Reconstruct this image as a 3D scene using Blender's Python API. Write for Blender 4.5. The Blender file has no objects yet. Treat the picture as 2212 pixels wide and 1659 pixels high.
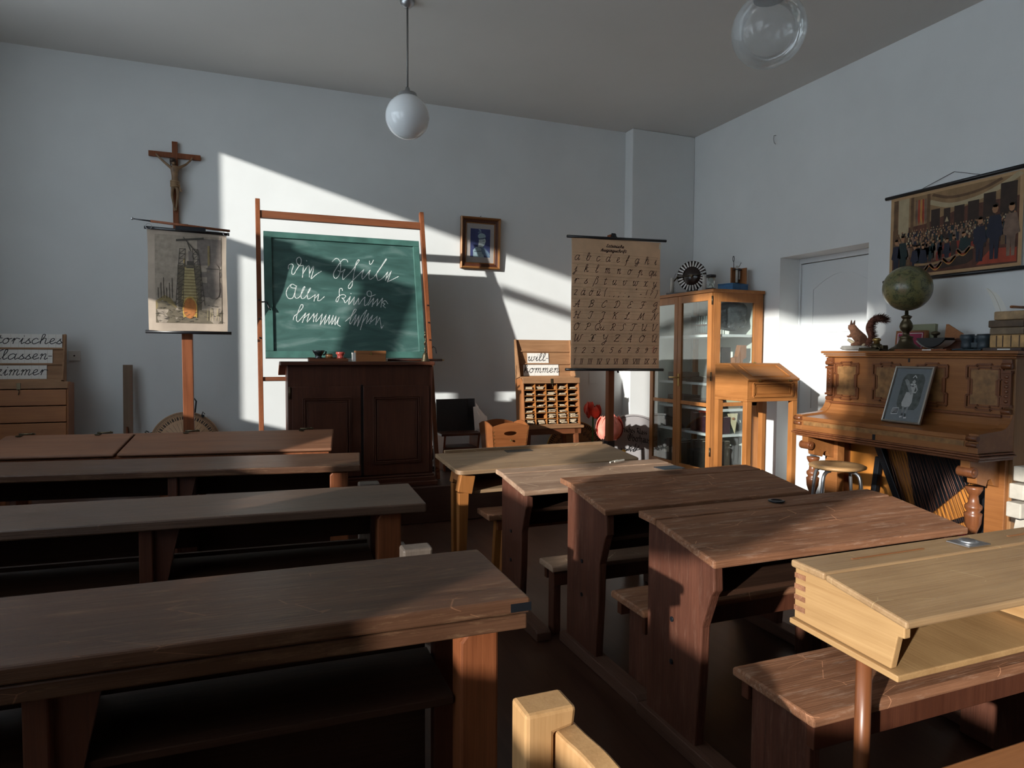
import bpy, bmesh, math, random
from mathutils import Vector, Matrix, Euler
random.seed(7)
PI = math.pi
sc = bpy.context.scene
COL = sc.collection
# ---------------------------------------------------------------- camera
yaw, pitch, roll = math.radians(21.66), math.radians(2.67), 0.005
fw = Vector((math.sin(yaw)*math.cos(pitch), math.cos(yaw)*math.cos(pitch), -math.sin(pitch)))
rt0 = Vector((math.cos(yaw), -math.sin(yaw), 0))
up0 = rt0.cross(fw)
rt = rt0*math.cos(roll) + up0*math.sin(roll)
up = -rt0*math.sin(roll) + up0*math.cos(roll)
cd = bpy.data.cameras.new('camera'); cam = bpy.data.objects.new('camera', cd); COL.objects.link(cam)
cam.matrix_world = Matrix(((rt.x, up.x, -fw.x, 0), (rt.y, up.y, -fw.y, 0), (rt.z, up.z, -fw.z, 1.35), (0, 0, 0, 1)))
cd.sensor_width = 36; cd.lens = 1450/2212*36; cd.clip_start = 0.05; cd.clip_end = 200
sc.camera = cam
# ---------------------------------------------------------------- sky, sun, exposure
SUN_DIR = Vector((1.7, 1.0, -0.471)).normalized()
w = bpy.data.worlds.new('sky'); sc.world = w; w.use_nodes = True
bg = w.node_tree.nodes['Background']
bg.inputs[0].default_value = (0.80, 0.90, 1.0, 1); bg.inputs[1].default_value = 4.9
sl = bpy.data.lights.new('sun', 'SUN'); so = bpy.data.objects.new('sun', sl); COL.objects.link(so)
sl.energy = 7.6; sl.angle = math.radians(0.9); sl.color = (1.0, 0.96, 0.90)
so.rotation_euler = SUN_DIR.to_track_quat('-Z', 'Y').to_euler(); so.location = (-6, -3, 6)
sc.view_settings.view_transform = 'Standard'; sc.view_settings.look = 'None'
sc.view_settings.gamma = 1; sc.view_settings.exposure = 0.0
sc.view_settings.use_curve_mapping = False
try:
    sc.cycles.max_bounces = 10; sc.cycles.diffuse_bounces = 6; sc.cycles.transparent_max_bounces = 16
    sc.cycles.sample_clamp_indirect = 6; sc.cycles.use_denoising = True
    sc.cycles.caustics_reflective = False; sc.cycles.caustics_refractive = False
except Exception: pass

# ---------------------------------------------------------------- materials
def newmat(name):
    m = bpy.data.materials.new(name); m.use_nodes = True
    nt = m.node_tree; return m, nt, nt.nodes['Principled BSDF']
def nd(nt, t, **k):
    n = nt.nodes.new(t)
    for a, b in k.items(): setattr(n, a, b)
    return n
def c4(c): return (c[0], c[1], c[2], 1)
def ramp(nt, stops):
    r = nd(nt, 'ShaderNodeValToRGB'); e = r.color_ramp.elements
    while len(e) < len(stops): e.new(0.5)
    for i, (p, c) in enumerate(stops): e[i].position = p; e[i].color = c4(c)
    return r
def plain(name, col, rough=0.5, metal=0.0, var=0.0, vs=8, bump=0.0, spec=0.5):
    m, nt, b = newmat(name)
    b.inputs['Roughness'].default_value = rough; b.inputs['Metallic'].default_value = metal
    b.inputs['Specular IOR Level'].default_value = spec
    b.inputs['Base Color'].default_value = c4(col)
    if var or bump:
        tc = nd(nt, 'ShaderNodeTexCoord'); n = nd(nt, 'ShaderNodeTexNoise')
        n.inputs['Scale'].default_value = vs; n.inputs['Detail'].default_value = 6
        nt.links.new(tc.outputs['Object'], n.inputs['Vector'])
        if var:
            r = ramp(nt, [(0.3, [c*(1-var) for c in col]), (0.7, [min(1, c*(1+var)) for c in col])])
            nt.links.new(n.outputs['Fac'], r.inputs['Fac']); nt.links.new(r.outputs['Color'], b.inputs['Base Color'])
        if bump:
            bp = nd(nt, 'ShaderNodeBump'); bp.inputs['Strength'].default_value = bump; bp.inputs['Distance'].default_value = 0.01
            nt.links.new(n.outputs['Fac'], bp.inputs['Height']); nt.links.new(bp.outputs['Normal'], b.inputs['Normal'])
    return m
def wood(name, dark, light, axis='X', rough=0.45, sc_=1.0, wear=0.0, wearcol=(0.4, 0.28, 0.18), spec=0.4, bump=0.15, scratch=0.0):
    m, nt, b = newmat(name); L = nt.links.new
    tc = nd(nt, 'ShaderNodeTexCoord')
    def mapn(s):
        mp = nd(nt, 'ShaderNodeMapping'); L(tc.outputs['Object'], mp.inputs['Vector'])
        v = [s[1]*sc_]*3; v['XYZ'.index(axis)] = s[0]*sc_
        mp.inputs['Scale'].default_value = v; return mp
    def noise(mp, scale, det, rough_=0.6, dist=0.0):
        n = nd(nt, 'ShaderNodeTexNoise'); L(mp.outputs['Vector'], n.inputs['Vector'])
        n.inputs['Scale'].default_value = scale; n.inputs['Detail'].default_value = det
        n.inputs['Roughness'].default_value = rough_; n.inputs['Distortion'].default_value = dist; return n
    g = noise(mapn((0.55, 9.0)), 2.0, 6, 0.65, 1.2)       # broad grain
    f = noise(mapn((1.6, 90.0)), 2.0, 4, 0.7)             # fine fibres
    bl = noise(mapn((1.2, 2.5)), 1.6, 3)                  # blotches
    mid = [(a+c)/2 for a, c in zip(dark, light)]
    r = ramp(nt, [(0.28, dark), (0.5, mid), (0.72, light)])
    mx = nd(nt, 'ShaderNodeMath', operation='MULTIPLY_ADD'); L(f.outputs['Fac'], mx.inputs[0]); mx.inputs[1].default_value = 0.45; 
    sb = nd(nt, 'ShaderNodeMath', operation='MULTIPLY'); L(g.outputs['Fac'], sb.inputs[0]); sb.inputs[1].default_value = 0.6
    L(sb.outputs[0], mx.inputs[2]); L(mx.outputs[0], r.inputs['Fac'])
    out = r.outputs['Color']
    mb = nd(nt, 'ShaderNodeMixRGB', blend_type='MULTIPLY'); mb.inputs[0].default_value = 0.55
    rb = ramp(nt, [(0.35, (0.55, 0.5, 0.48)), (0.65, (1, 1, 1))]); L(bl.outputs['Fac'], rb.inputs['Fac'])
    L(out, mb.inputs[1]); L(rb.outputs['Color'], mb.inputs[2]); out = mb.outputs[0]
    rv = rough
    if wear:
        wn = noise(mapn((2.2, 14.0)), 3.0, 8, 0.75)
        rw = ramp(nt, [(0.58-0.1*wear, (0, 0, 0)), (0.78, (1, 1, 1))]); L(wn.outputs['Fac'], rw.inputs['Fac'])
        sm = nd(nt, 'ShaderNodeMath', operation='MULTIPLY'); L(rw.outputs['Color'], sm.inputs[0]); sm.inputs[1].default_value = min(1, wear)
        mw = nd(nt, 'ShaderNodeMixRGB'); L(sm.outputs[0], mw.inputs[0]); L(out, mw.inputs[1]); mw.inputs[2].default_value = c4(wearcol)
        out = mw.outputs[0]
    if scratch:
        vo = nd(nt, 'ShaderNodeTexVoronoi', feature='DISTANCE_TO_EDGE'); mp = mapn((3.0, 7.0)); L(mp.outputs['Vector'], vo.inputs['Vector']); vo.inputs['Scale'].default_value = 1.3
        nn = noise(mapn((3.0, 3.0)), 2.0, 3)
        lt = nd(nt, 'ShaderNodeMath', operation='LESS_THAN'); L(vo.outputs['Distance'], lt.inputs[0]); lt.inputs[1].default_value = 0.006
        gt = nd(nt, 'ShaderNodeMath', operation='GREATER_THAN'); L(nn.outputs['Fac'], gt.inputs[0]); gt.inputs[1].default_value = 0.55
        ml = nd(nt, 'ShaderNodeMath', operation='MULTIPLY'); L(lt.outputs[0], ml.inputs[0]); L(gt.outputs[0], ml.inputs[1])
        m2 = nd(nt, 'ShaderNodeMath', operation='MULTIPLY'); L(ml.outputs[0], m2.inputs[0]); m2.inputs[1].default_value = scratch
        ms = nd(nt, 'ShaderNodeMixRGB'); L(m2.outputs[0], ms.inputs[0]); L(out, ms.inputs[1]); ms.inputs[2].default_value = c4([min(1, c*2.6) for c in light])
        out = ms.outputs[0]
    L(out, b.inputs['Base Color'])
    rr = nd(nt, 'ShaderNodeMapRange'); L(bl.outputs['Fac'], rr.inputs['Value']); rr.inputs['To Min'].default_value = rv-0.1; rr.inputs['To Max'].default_value = rv+0.15
    L(rr.outputs[0], b.inputs['Roughness']); b.inputs['Specular IOR Level'].default_value = spec
    bp = nd(nt, 'ShaderNodeBump'); bp.inputs['Strength'].default_value = bump; bp.inputs['Distance'].default_value = 0.004
    L(f.outputs['Fac'], bp.inputs['Height']); L(bp.outputs['Normal'], b.inputs['Normal'])
    return m
def glass(name, tint=(0.95, 0.98, 0.97), refl=0.12, rough=0.02, milk=0.0):
    m = bpy.data.materials.new(name); m.use_nodes = True; nt = m.node_tree; nt.nodes.clear(); L = nt.links.new
    o = nd(nt, 'ShaderNodeOutputMaterial'); t = nd(nt, 'ShaderNodeBsdfTransparent'); g = nd(nt, 'ShaderNodeBsdfGlossy'); x = nd(nt, 'ShaderNodeMixShader')
    fr = nd(nt, 'ShaderNodeFresnel'); fr.inputs['IOR'].default_value = 1.5
    mr = nd(nt, 'ShaderNodeMath', operation='MULTIPLY'); L(fr.outputs[0], mr.inputs[0]); mr.inputs[1].default_value = refl*10
    cl = nd(nt, 'ShaderNodeMath', operation='MINIMUM'); L(mr.outputs[0], cl.inputs[0]); cl.inputs[1].default_value = 0.9
    t.inputs[0].default_value = c4(tint); g.inputs['Roughness'].default_value = rough; g.inputs[0].default_value = (1, 1, 1, 1)
    L(cl.outputs[0], x.inputs[0]); L(t.outputs[0], x.inputs[1]); L(g.outputs[0], x.inputs[2]); L(x.outputs[0], o.inputs[0])
    if milk:
        df = nd(nt, 'ShaderNodeBsdfDiffuse'); df.inputs[0].default_value = (.8, .83, .84, 1); x2 = nd(nt, 'ShaderNodeMixShader'); x2.inputs[0].default_value = milk
        L(x.outputs[0], x2.inputs[1]); L(df.outputs[0], x2.inputs[2]); L(x2.outputs[0], o.inputs[0])
    return m

# ---------------------------------------------------------------- mesh builder
class MB:
    def __init__(s): s.v = []; s.f = []; s.mi = []; s.m = 0; s.M = None; s.sm = []; s.s = False
    def add(s, vs, fs):
        o = len(s.v)
        for p in vs:
            p = Vector(p); s.v.append(s.M @ p if s.M is not None else p)
        for f in fs: s.f.append([i+o for i in f]); s.mi.append(s.m); s.sm.append(s.s)
        return s
    def mat(s, i): s.m = i; return s
    def box(s, x0, x1, y0, y1, z0, z1):
        vs = [(x, y, z) for z in (z0, z1) for y in (y0, y1) for x in (x0, x1)]
        return s.add(vs, [(0, 2, 3, 1), (4, 5, 7, 6), (0, 1, 5, 4), (2, 6, 7, 3), (0, 4, 6, 2), (1, 3, 7, 5)])
    def hexa(s, a, b):            # two quads (4 points each, same order)
        return s.add(list(a)+list(b), [(3, 2, 1, 0), (4, 5, 6, 7), (0, 1, 5, 4), (1, 2, 6, 5), (2, 3, 7, 6), (3, 0, 4, 7)])
    def bar(s, p, q, w_, h_, upv=(0, 0, 1), w2=None, h2=None):
        p = Vector(p); q = Vector(q); d = (q-p).normalized(); u = Vector(upv)
        if abs(d.dot(u)) > 0.98: u = Vector((0, 1, 0))
        x = d.cross(u).normalized(); y = x.cross(d).normalized(); w2 = w2 or w_; h2 = h2 or h_
        A = [p+x*a*w_/2+y*b*h_/2 for a, b in ((-1, -1), (1, -1), (1, 1), (-1, 1))]
        B = [q+x*a*w2/2+y*b*h2/2 for a, b in ((-1, -1), (1, -1), (1, 1), (-1, 1))]
        return s.hexa(A, B)
    def ring(s, rings, cap=True, close=True):
        n = len(rings[0]); vs = [p for r in rings for p in r]; fs = []
        for i in range(len(rings)-1):
            for j in range(n if close else n-1):
                k = (j+1) % n; fs.append((i*n+j, i*n+k, (i+1)*n+k, (i+1)*n+j))
        if cap: fs.append(list(range(n))[::-1]); fs.append([(len(rings)-1)*n+j for j in range(n)])
        return s.add(vs, fs)
    def cyl(s, p, q, r0, r1=None, n=16):
        p = Vector(p); q = Vector(q); d = (q-p).normalized(); u = Vector((0, 0, 1)) if abs(d.z) < 0.9 else Vector((1, 0, 0))
        x = d.cross(u).normalized(); y = d.cross(x).normalized(); r1 = r0 if r1 is None else r1
        R = [[c+(x*math.cos(2*PI*i/n)+y*math.sin(2*PI*i/n))*r for i in range(n)] for c, r in ((p, r0), (q, r1))]
        t = s.s; s.s = True; s.ring(R, cap=False); s.s = t
        o = len(s.v)-2*n
        for f in (list(range(n))[::-1], list(range(n, 2*n))): s.f.append([i+o for i in f]); s.mi.append(s.m); s.sm.append(False)
        return s
    def tube(s, pts, r, n=8, rads=None):
        pts = [Vector(p) for p in pts]; R = []; x = None
        for i, p in enumerate(pts):
            d = (pts[min(i+1, len(pts)-1)]-pts[max(i-1, 0)]).normalized()
            if x is None:
                u = Vector((0, 0, 1)) if abs(d.z) < 0.9 else Vector((1, 0, 0)); x = d.cross(u).normalized()
            else: x = (x-d*x.dot(d)).normalized()
            y = d.cross(x); rr = rads[i] if rads else r
            R.append([p+(x*math.cos(2*PI*j/n)+y*math.sin(2*PI*j/n))*rr for j in range(n)])
        t = s.s; s.s = True; s.ring(R); s.s = t; return s
    def lathe(s, prof, c=(0, 0, 0), n=28, rot=None):
        c = Vector(c); R = []
        for r, z in prof:
            ring = []
            for j in range(n):
                p = Vector((max(r, 1e-4)*math.cos(2*PI*j/n), max(r, 1e-4)*math.sin(2*PI*j/n), z))
                ring.append(c + (rot @ p if rot is not None else p))
            R.append(ring)
        t = s.s; s.s = True; s.ring(R); s.s = t; return s
    def prism(s, pts, plane, a, b):
        f = {'xy': lambda p, t: (p[0], p[1], t), 'xz': lambda p, t: (p[0], t, p[1]), 'yz': lambda p, t: (t, p[0], p[1])}[plane]
        n = len(pts); vs = [f(p, a) for p in pts]+[f(p, b) for p in pts]
        fs = [list(range(n))[::-1], list(range(n, 2*n))]+[(i, (i+1) % n, n+(i+1) % n, n+i) for i in range(n)]
        return s.add(vs, fs)
    def sphere(s, c, r, nu=24, nv=14, sx=1, sy=1, sz=1, rot=None):
        R = []; c = Vector(c)
        for i in range(nv+1):
            t = PI*i/nv; ring = []
            for j in range(nu):
                a = 2*PI*j/nu; p = Vector((max(math.sin(t), 1e-3)*math.cos(a)*r*sx, max(math.sin(t), 1e-3)*math.sin(a)*r*sy, -math.cos(t)*r*sz))
                ring.append(c+(rot @ p if rot is not None else p))
            R.append(ring)
        t = s.s; s.s = True; s.ring(R); s.s = t; return s
    def grid(s, nu, nv, fn):
        vs = [fn(i/nu, j/nv) for j in range(nv+1) for i in range(nu+1)]
        fs = [(j*(nu+1)+i, j*(nu+1)+i+1, (j+1)*(nu+1)+i+1, (j+1)*(nu+1)+i) for j in range(nv) for i in range(nu)]
        t = s.s; s.s = True; s.add(vs, fs); s.s = t; return s
    def poly(s, pts): return s.add(pts, [list(range(len(pts)))])
    def disc(s, mp, x, y, rx, ry, n=10, rot=0):
        c, q = math.cos(rot), math.sin(rot)
        return s.poly([mp(x+rx*math.cos(2*PI*i/n)*c-ry*math.sin(2*PI*i/n)*q, y+rx*math.cos(2*PI*i/n)*q+ry*math.sin(2*PI*i/n)*c) for i in range(n)])
    def stroke(s, pts, mp, w_, nib=None):
        P = [Vector((p[0], p[1])) for p in pts]
        if len(P) < 2: return s
        L_, R_ = [], []
        for i, p in enumerate(P):
            d = P[min(i+1, len(P)-1)]-P[max(i-1, 0)]
            if d.length < 1e-9: d = Vector((1, 0))
            d.normalize(); n = Vector((-d.y, d.x))*w_/2 if nib is None else Vector((math.cos(nib), math.sin(nib)))*w_/2
            if nib is None and i == 0: p = p-d*w_*.3
            if nib is None and i == len(P)-1: p = p+d*w_*.3
            L_.append(mp(*(p+n))); R_.append(mp(*(p-n)))
        n = len(P)
        return s.add(L_+R_, [(i, n+i, n+i+1, i+1) for i in range(n-1)])

MT = {}; ROOT = {}
def link(name, mb, mats, bev=0, smooth=False, inv=None):
    me = bpy.data.meshes.new(name)
    vs = [inv @ v for v in mb.v] if inv is not None else mb.v
    me.from_pydata([tuple(v) for v in vs], [], mb.f)
    for m in (mats if isinstance(mats, (list, tuple)) else [mats]): me.materials.append(m)
    me.polygons.foreach_set('material_index', mb.mi)
    me.polygons.foreach_set('use_smooth', [True]*len(mb.f) if smooth else mb.sm)
    bm = bmesh.new(); bm.from_mesh(me); bmesh.ops.recalc_face_normals(bm, faces=bm.faces); bm.to_mesh(me); bm.free()
    me.update()
    o = bpy.data.objects.new(name, me); COL.objects.link(o)
    if bev:
        b = o.modifiers.new('bevel', 'BEVEL'); b.width = bev; b.segments = 2; b.limit_method = 'ANGLE'; b.angle_limit = math.radians(40)
        b.harden_normals = False
    return o
def tag(o, label, cat, group=None, kind=None):
    o['label'] = label; o['category'] = cat
    if group: o['group'] = group
    if kind: o['kind'] = kind
    return o
def xf(loc, rz=0, rx=0, ry=0): return Matrix.Translation(loc) @ Euler((rx, ry, rz)).to_matrix().to_4x4()
def thing(name, label, cat, loc=(0, 0, 0), rz=0, group=None, rx=0, ry=0):
    o = bpy.data.objects.new(name, None); o.empty_display_size = 0.1; COL.objects.link(o)
    o.location = loc; o.rotation_euler = (rx, ry, rz); MT[o.name] = xf(loc, rz, rx, ry)
    return tag(o, label, cat, group)
def part(name, mb, mats, par, world=False, bev=0, smooth=False, label=None, kind=None):
    M = MT[par.name]
    o = link(name, mb, mats, bev, smooth, M.inverted() if world else None)
    o.parent = par; MT[o.name] = M
    if label: o['label'] = label
    if kind: o['kind'] = kind
    return o
def solo(name, mb, mats, label, cat, loc=(0, 0, 0), rz=0, group=None, bev=0, smooth=False, world=False, kind=None, rx=0, ry=0):
    M = xf(loc, rz, rx, ry); o = link(name, mb, mats, bev, smooth, M.inverted() if world else None)
    o.location = loc; o.rotation_euler = (rx, ry, rz); MT[o.name] = M
    return tag(o, label, cat, group, kind)
def struct(name, mb, mats, par=None, bev=0, smooth=False, loc=(0, 0, 0)):
    o = link(name, mb, mats, bev, smooth)
    if par is not None: o.parent = par
    else: o['kind'] = 'structure'
    MT[o.name] = Matrix(); return o
def dup(root, loc, rz, label, group=None):
    r = root.copy(); COL.objects.link(r); r.location = loc; r.rotation_euler[2] = rz; r['label'] = label; MT[r.name] = xf(loc, rz)
    if group: r['group'] = group
    for ch in list(root.children):
        c = ch.copy(); COL.objects.link(c); c.parent = r; MT[c.name] = MT[r.name]
        for g in list(ch.children):
            d = g.copy(); COL.objects.link(d); d.parent = c
    return r
def smoothpts(pts, n=5, closed=False):
    P = [Vector(p) for p in pts]
    if len(P) < 3: return P
    out = []
    for i in range(len(P)-1):
        p0 = P[max(i-1, 0)]; p1 = P[i]; p2 = P[i+1]; p3 = P[min(i+2, len(P)-1)]
        for k in range(n):
            t = k/n; out.append(0.5*((2*p1)+(p2-p0)*t+(2*p0-5*p1+4*p2-p3)*t*t+(3*p1-p0-3*p2+p3)*t**3))
    out.append(P[-1]); return out
# ---------------------------------------------------------------- palette
M_wall = plain('plaster', (0.69, 0.705, 0.70), 0.85, var=0.03, vs=2.5, bump=0.12)
M_ceil = plain('ceiling_paint', (0.66, 0.64, 0.61), 0.9, var=0.02, vs=2)
M_white = plain('white_paint', (0.62, 0.64, 0.645), 0.45)
M_blocker = plain('blocker_cloth', (0.30, 0.28, 0.25), 0.9)  # for the added window panels that hold back sunlight
M_floor = wood('floor_boards', (0.032, 0.013, 0.008), (0.080, 0.035, 0.020), 'Y', 0.38, 0.8, spec=0.4, bump=0.05)
M_podium = wood('podium_boards', (0.035, 0.015, 0.010), (0.075, 0.034, 0.022), 'X', 0.35, 0.9, spec=0.45, bump=0.05)
M_dark = wood('dark_stained_wood', (0.045, 0.013, 0.007), (0.11, 0.036, 0.018), 'Z', 0.42, 1.0)
M_darkX = wood('dark_stained_wood_x', (0.045, 0.013, 0.007), (0.11, 0.036, 0.018), 'X', 0.40, 1.0)
M_red = wood('red_brown_wood', (0.12, 0.034, 0.012), (0.29, 0.095, 0.036), 'Z', 0.5, spec=.25)
M_redX = wood('red_brown_wood_x', (0.10, 0.030, 0.012), (0.24, 0.085, 0.036), 'X', 0.42)
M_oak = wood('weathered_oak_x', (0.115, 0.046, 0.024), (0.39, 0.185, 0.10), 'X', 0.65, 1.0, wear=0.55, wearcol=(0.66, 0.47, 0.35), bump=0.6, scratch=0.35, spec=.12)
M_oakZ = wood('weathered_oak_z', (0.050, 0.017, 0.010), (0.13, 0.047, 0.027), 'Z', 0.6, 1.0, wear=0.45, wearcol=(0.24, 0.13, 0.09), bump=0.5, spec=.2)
M_oakY = wood('weathered_oak_y', (0.055, 0.024, 0.015), (0.14, 0.064, 0.038), 'Y', 0.6, 1.0, wear=0.3, wearcol=(0.3, 0.2, 0.14), bump=0.4)
M_walnut = wood('old_walnut_x', (0.045, 0.020, 0.011), (0.13, 0.062, 0.034), 'X', 0.38, 1.0, wear=0.5, wearcol=(0.36, 0.22, 0.12), spec=0.3, bump=0.3, scratch=0.35)
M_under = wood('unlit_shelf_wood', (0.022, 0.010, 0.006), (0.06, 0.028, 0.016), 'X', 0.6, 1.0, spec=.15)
M_tan = wood('tan_worn_oak_x', (0.20, 0.115, 0.060), (0.42, 0.275, 0.155), 'X', 0.5, 1.0, wear=0.4, wearcol=(0.30, 0.26, 0.2), bump=0.35, scratch=0.25)
M_honey = wood('honey_wood_z', (0.29, 0.105, 0.026), (0.50, 0.205, 0.060), 'Z', 0.4, 1.0, bump=0.08)
M_honeyX = wood('honey_wood_x', (0.29, 0.105, 0.026), (0.50, 0.205, 0.060), 'X', 0.4, 1.0, bump=0.08)
M_honeyY = wood('honey_wood_y', (0.29, 0.105, 0.026), (0.50, 0.205, 0.060), 'Y', 0.4, 1.0, bump=0.08)
M_beech = wood('beech_wood', (0.40, 0.215, 0.085), (0.62, 0.37, 0.17), 'Z', 0.4, 0.9, wear=0.2, wearcol=(0.25, 0.13, 0.06), bump=0.12)
M_orange = wood('orange_pine_x', (0.24, 0.085, 0.028), (0.42, 0.17, 0.06), 'X', 0.5, 1.0, bump=0.1)
M_orangeZ = wood('orange_pine_z', (0.24, 0.085, 0.028), (0.42, 0.17, 0.06), 'Z', 0.5, 1.0, bump=0.1)
M_case = wood('case_pine_x', (0.20, 0.095, 0.042), (0.40, 0.215, 0.105), 'X', 0.6, 1.0, wear=0.35, wearcol=(0.22, 0.12, 0.06), bump=0.2)
M_piano = wood('piano_walnut_y', (0.20, 0.070, 0.020), (0.36, 0.145, 0.046), 'Y', 0.30, 0.9, spec=0.5, bump=0.05)
M_pianoD = wood('piano_dark_moulding', (0.12, 0.036, 0.012), (0.24, 0.085, 0.032), 'Z', 0.32, 0.9, spec=0.5, bump=0.05)
M_burl = plain('burl_veneer', (0.23, 0.115, 0.042), 0.4, var=0.35, vs=26)
M_metal = plain('steel', (0.45, 0.45, 0.46), 0.35, 0.9)
M_iron = plain('black_iron', (0.012, 0.014, 0.018), 0.4, 0.4)
M_black = plain('black_lacquer', (0.010, 0.010, 0.012), 0.35)
M_brass = plain('brass', (0.52, 0.36, 0.13), 0.35, 0.9)
M_bronze = plain('dark_bronze', (0.09, 0.07, 0.04), 0.4, 0.8)
M_paper = plain('cream_paper', (0.62, 0.58, 0.50), 0.85, var=0.05, vs=10)
M_card = plain('white_card', (0.74, 0.71, 0.66), 0.8)
M_ink = plain('black_ink', (0.015, 0.012, 0.014), 0.7)
M_glass = glass('clear_glass', refl=0.03)
M_pane = glass('window_glass', (0.97, 0.98, 0.98), 0.05)
M_leather = plain('dark_leather', (0.05, 0.025, 0.018), 0.5, var=0.4, vs=12)
M_slate = plain('black_slate', (0.014, 0.015, 0.017), 0.5, var=0.2, vs=5)

# ---------------------------------------------------------------- room shell
XL, XR, YB, YF, ZC = -2.1, 4.6, 6.34, -3.0, 3.71
struct('floor', MB().box(XL-.1, XR+.35, YF-.1, YB+.1, -.06, 0), M_floor)
struct('ceiling', MB().box(XL-.1, XR+.35, YF-.1, YB+.1, ZC, ZC+.06), M_ceil)
struct('wall_back', MB().box(XL-.1, XR+.35, YB, YB+.1, 0, ZC), M_wall)
struct('wall_front', MB().box(XL-.1, XR+.35, YF-.1, YF, 0, ZC), wood('darkened_wall', (.05, .022, .012), (.12, .055, .03), 'Z', .6))  # unseen wall, given dark wood to cut bounce light in the room
struct('trim_1', MB().box(3.808, XR, 6.19, YB, 0, ZC), M_wall, bev=.01)             # chimney breast at the right of the back wall
NY0, NY1, NZ = 3.942, 4.889, 2.236
mb = MB()
mb.box(XR, XR+.35, YF, NY0, 0, ZC).box(XR, XR+.35, NY1, YB, 0, ZC).box(XR, XR+.35, NY0, NY1, NZ, ZC)
mb.box(XR+.30, XR+.35, NY0, NY1, 0, NZ)
struct('wall_right', mb, M_wall)
# left wall with two wide window openings (light comes in here)
SILL, HEAD, XO = 1.30, 3.592, XL-.06
W1 = (2.06, 5.206); W2 = (-2.6, 1.75)
mb = MB().box(XO, XL, YF, YB, 0, SILL).box(XO, XL, YF, YB, HEAD, ZC)
mb.box(XO, XL, YF, W2[0], SILL, HEAD).box(XO, XL, W2[1], W1[0], SILL, HEAD).box(XO, XL, W1[1], YB, SILL, HEAD)
struct('wall_left', mb, M_wall)
def window(name, y0, y1, mulls, blockers, transoms):
    fr = MB(); x0, x1 = XO+.005, XO+.05
    for ta, tb, tz in transoms: fr.box(x0, x1, ta, tb, tz, tz+.11)
    fr.box(x0, x1, y0, y1, SILL, SILL+.03).box(x0, x1, y0, y0+.03, SILL, HEAD)
    fr.box(x0, x1, y1-.09, y1, SILL, 2.77)
    for a, b, za, zb in mulls: fr.box(x0, x1, a, b, za, zb)
    f = struct(name, fr, M_white)
    struct('pane', MB().box(XO+.024, XO+.03, y0, y1, SILL, HEAD), M_pane, f)
    struct('sill', MB().box(XO-.02, XL+.03, y0-.05, y1+.05, SILL-.05, SILL-.005), M_white, f)
    for pts in blockers:
        struct('sun_blocker', MB().prism(pts, 'yz', XL+.02, XL+.05), M_blocker, f)  # unseen panels put in only to block sunlight
    return f
def rect(a, b, c, d): return [(a, c), (b, c), (b, d), (a, d)]
CHART_SHADE = [(4.76, 2.12), (4.76, 2.86), (4.40, 2.92), (4.40, 2.34)]+[(4.52-.118*math.cos(a), 2.33-.205*math.sin(a)) for a in [PI/2*i/8 for i in range(1, 9)]]  # rounded blocker outline, added to shade the furnace chart
window('window_1', W1[0], W1[1], [(3.69, 3.96, SILL, 2.77)], [rect(3.60, 3.72, SILL, 2.06), rect(3.17, 3.598, SILL, 2.2), rect(2.06, 2.56, 1.62, HEAD), CHART_SHADE], [(3.69, W1[1], 2.77), (W1[0], 3.69, 3.17)])  # blockers and the right-hand transom are added to shape the wall's sun patches
window('window_2', W2[0], W2[1], [(-.1, -.04, 2.1, HEAD)],
       [rect(.93, 1.48, SILL, 1.54), rect(.95, 1.34, 1.77, 1.97), rect(.08, .64, SILL, 2.06), rect(-2.6, -.1, 2.32, HEAD),
        [(.078, 1.56), (.078, 2.06), (-.26, 2.10), (-.26, 2.318), (-.76, 2.318), (-.63, 2.04), (-.47, 1.83), (-.36, 1.68), (-.15, 1.60)]], [(W2[0], W2[1], 2.77)])  # added blockers, one cut diagonally for the sun edge across the desks
# door in its niche on the right wall
dx = 4.85
d = struct('door_1', MB().box(dx, dx+.04, 4.0, 4.875, .02, 2.185), M_white, bev=.003)
pm = MB()                                                               # raised mouldings of the panels
def mould(mb, pts, r, close=True):
    P = [Vector(p) for p in pts]
    if close: P = P+[P[0]]
    for a, b in zip(P[:-1], P[1:]): mb.bar(a, b, r, r)
    return mb
arc = [(dx-.002, 4.735-.64*i/12, 1.94+.13*math.sin(PI*i/12)) for i in range(13)]
mould(pm, [(dx-.002, 4.735, 1.55)]+arc+[(dx-.002, 4.095, 1.55)], .006)
for y0, y1 in ((4.735, 4.45), (4.38, 4.095)): mould(pm, [(dx-.002, y0, 1.38), (dx-.002, y1, 1.38), (dx-.002, y1, .85), (dx-.002, y0, .85)], .006)
for y0, y1 in ((4.735, 4.45), (4.38, 4.095)): mould(pm, [(dx-.002, y0, .72), (dx-.002, y1, .72), (dx-.002, y1, .2), (dx-.002, y0, .2)], .006)
struct('panel_moulding', pm, M_white, d)
hm = MB().cyl((dx, 4.05, 1.05), (dx-.05, 4.05, 1.05), .01).cyl((dx-.05, 4.055, 1.05), (dx-.05, 4.16, 1.05), .009)
struct('door_handle', hm, M_metal, d)
fm = MB().box(dx-.02, dx+.06, 4.875, 4.889, 0, 2.2).box(dx-.02, dx+.06, 3.942, 4.0, 0, 2.2).box(dx-.02, dx+.06, 3.942, 4.889, 2.19, 2.236)
struct('trim_2', fm, M_white, bev=.004)
struct('baseboard_right', MB().box(XR-.015, XR, NY1, 6.19, 0, .09).box(XR-.015, XR, YF, NY0, 0, .09), M_white)
struct('baseboard_back', MB().box(XL, 3.808, YB-.015, YB, .0, .38), M_white)
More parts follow.
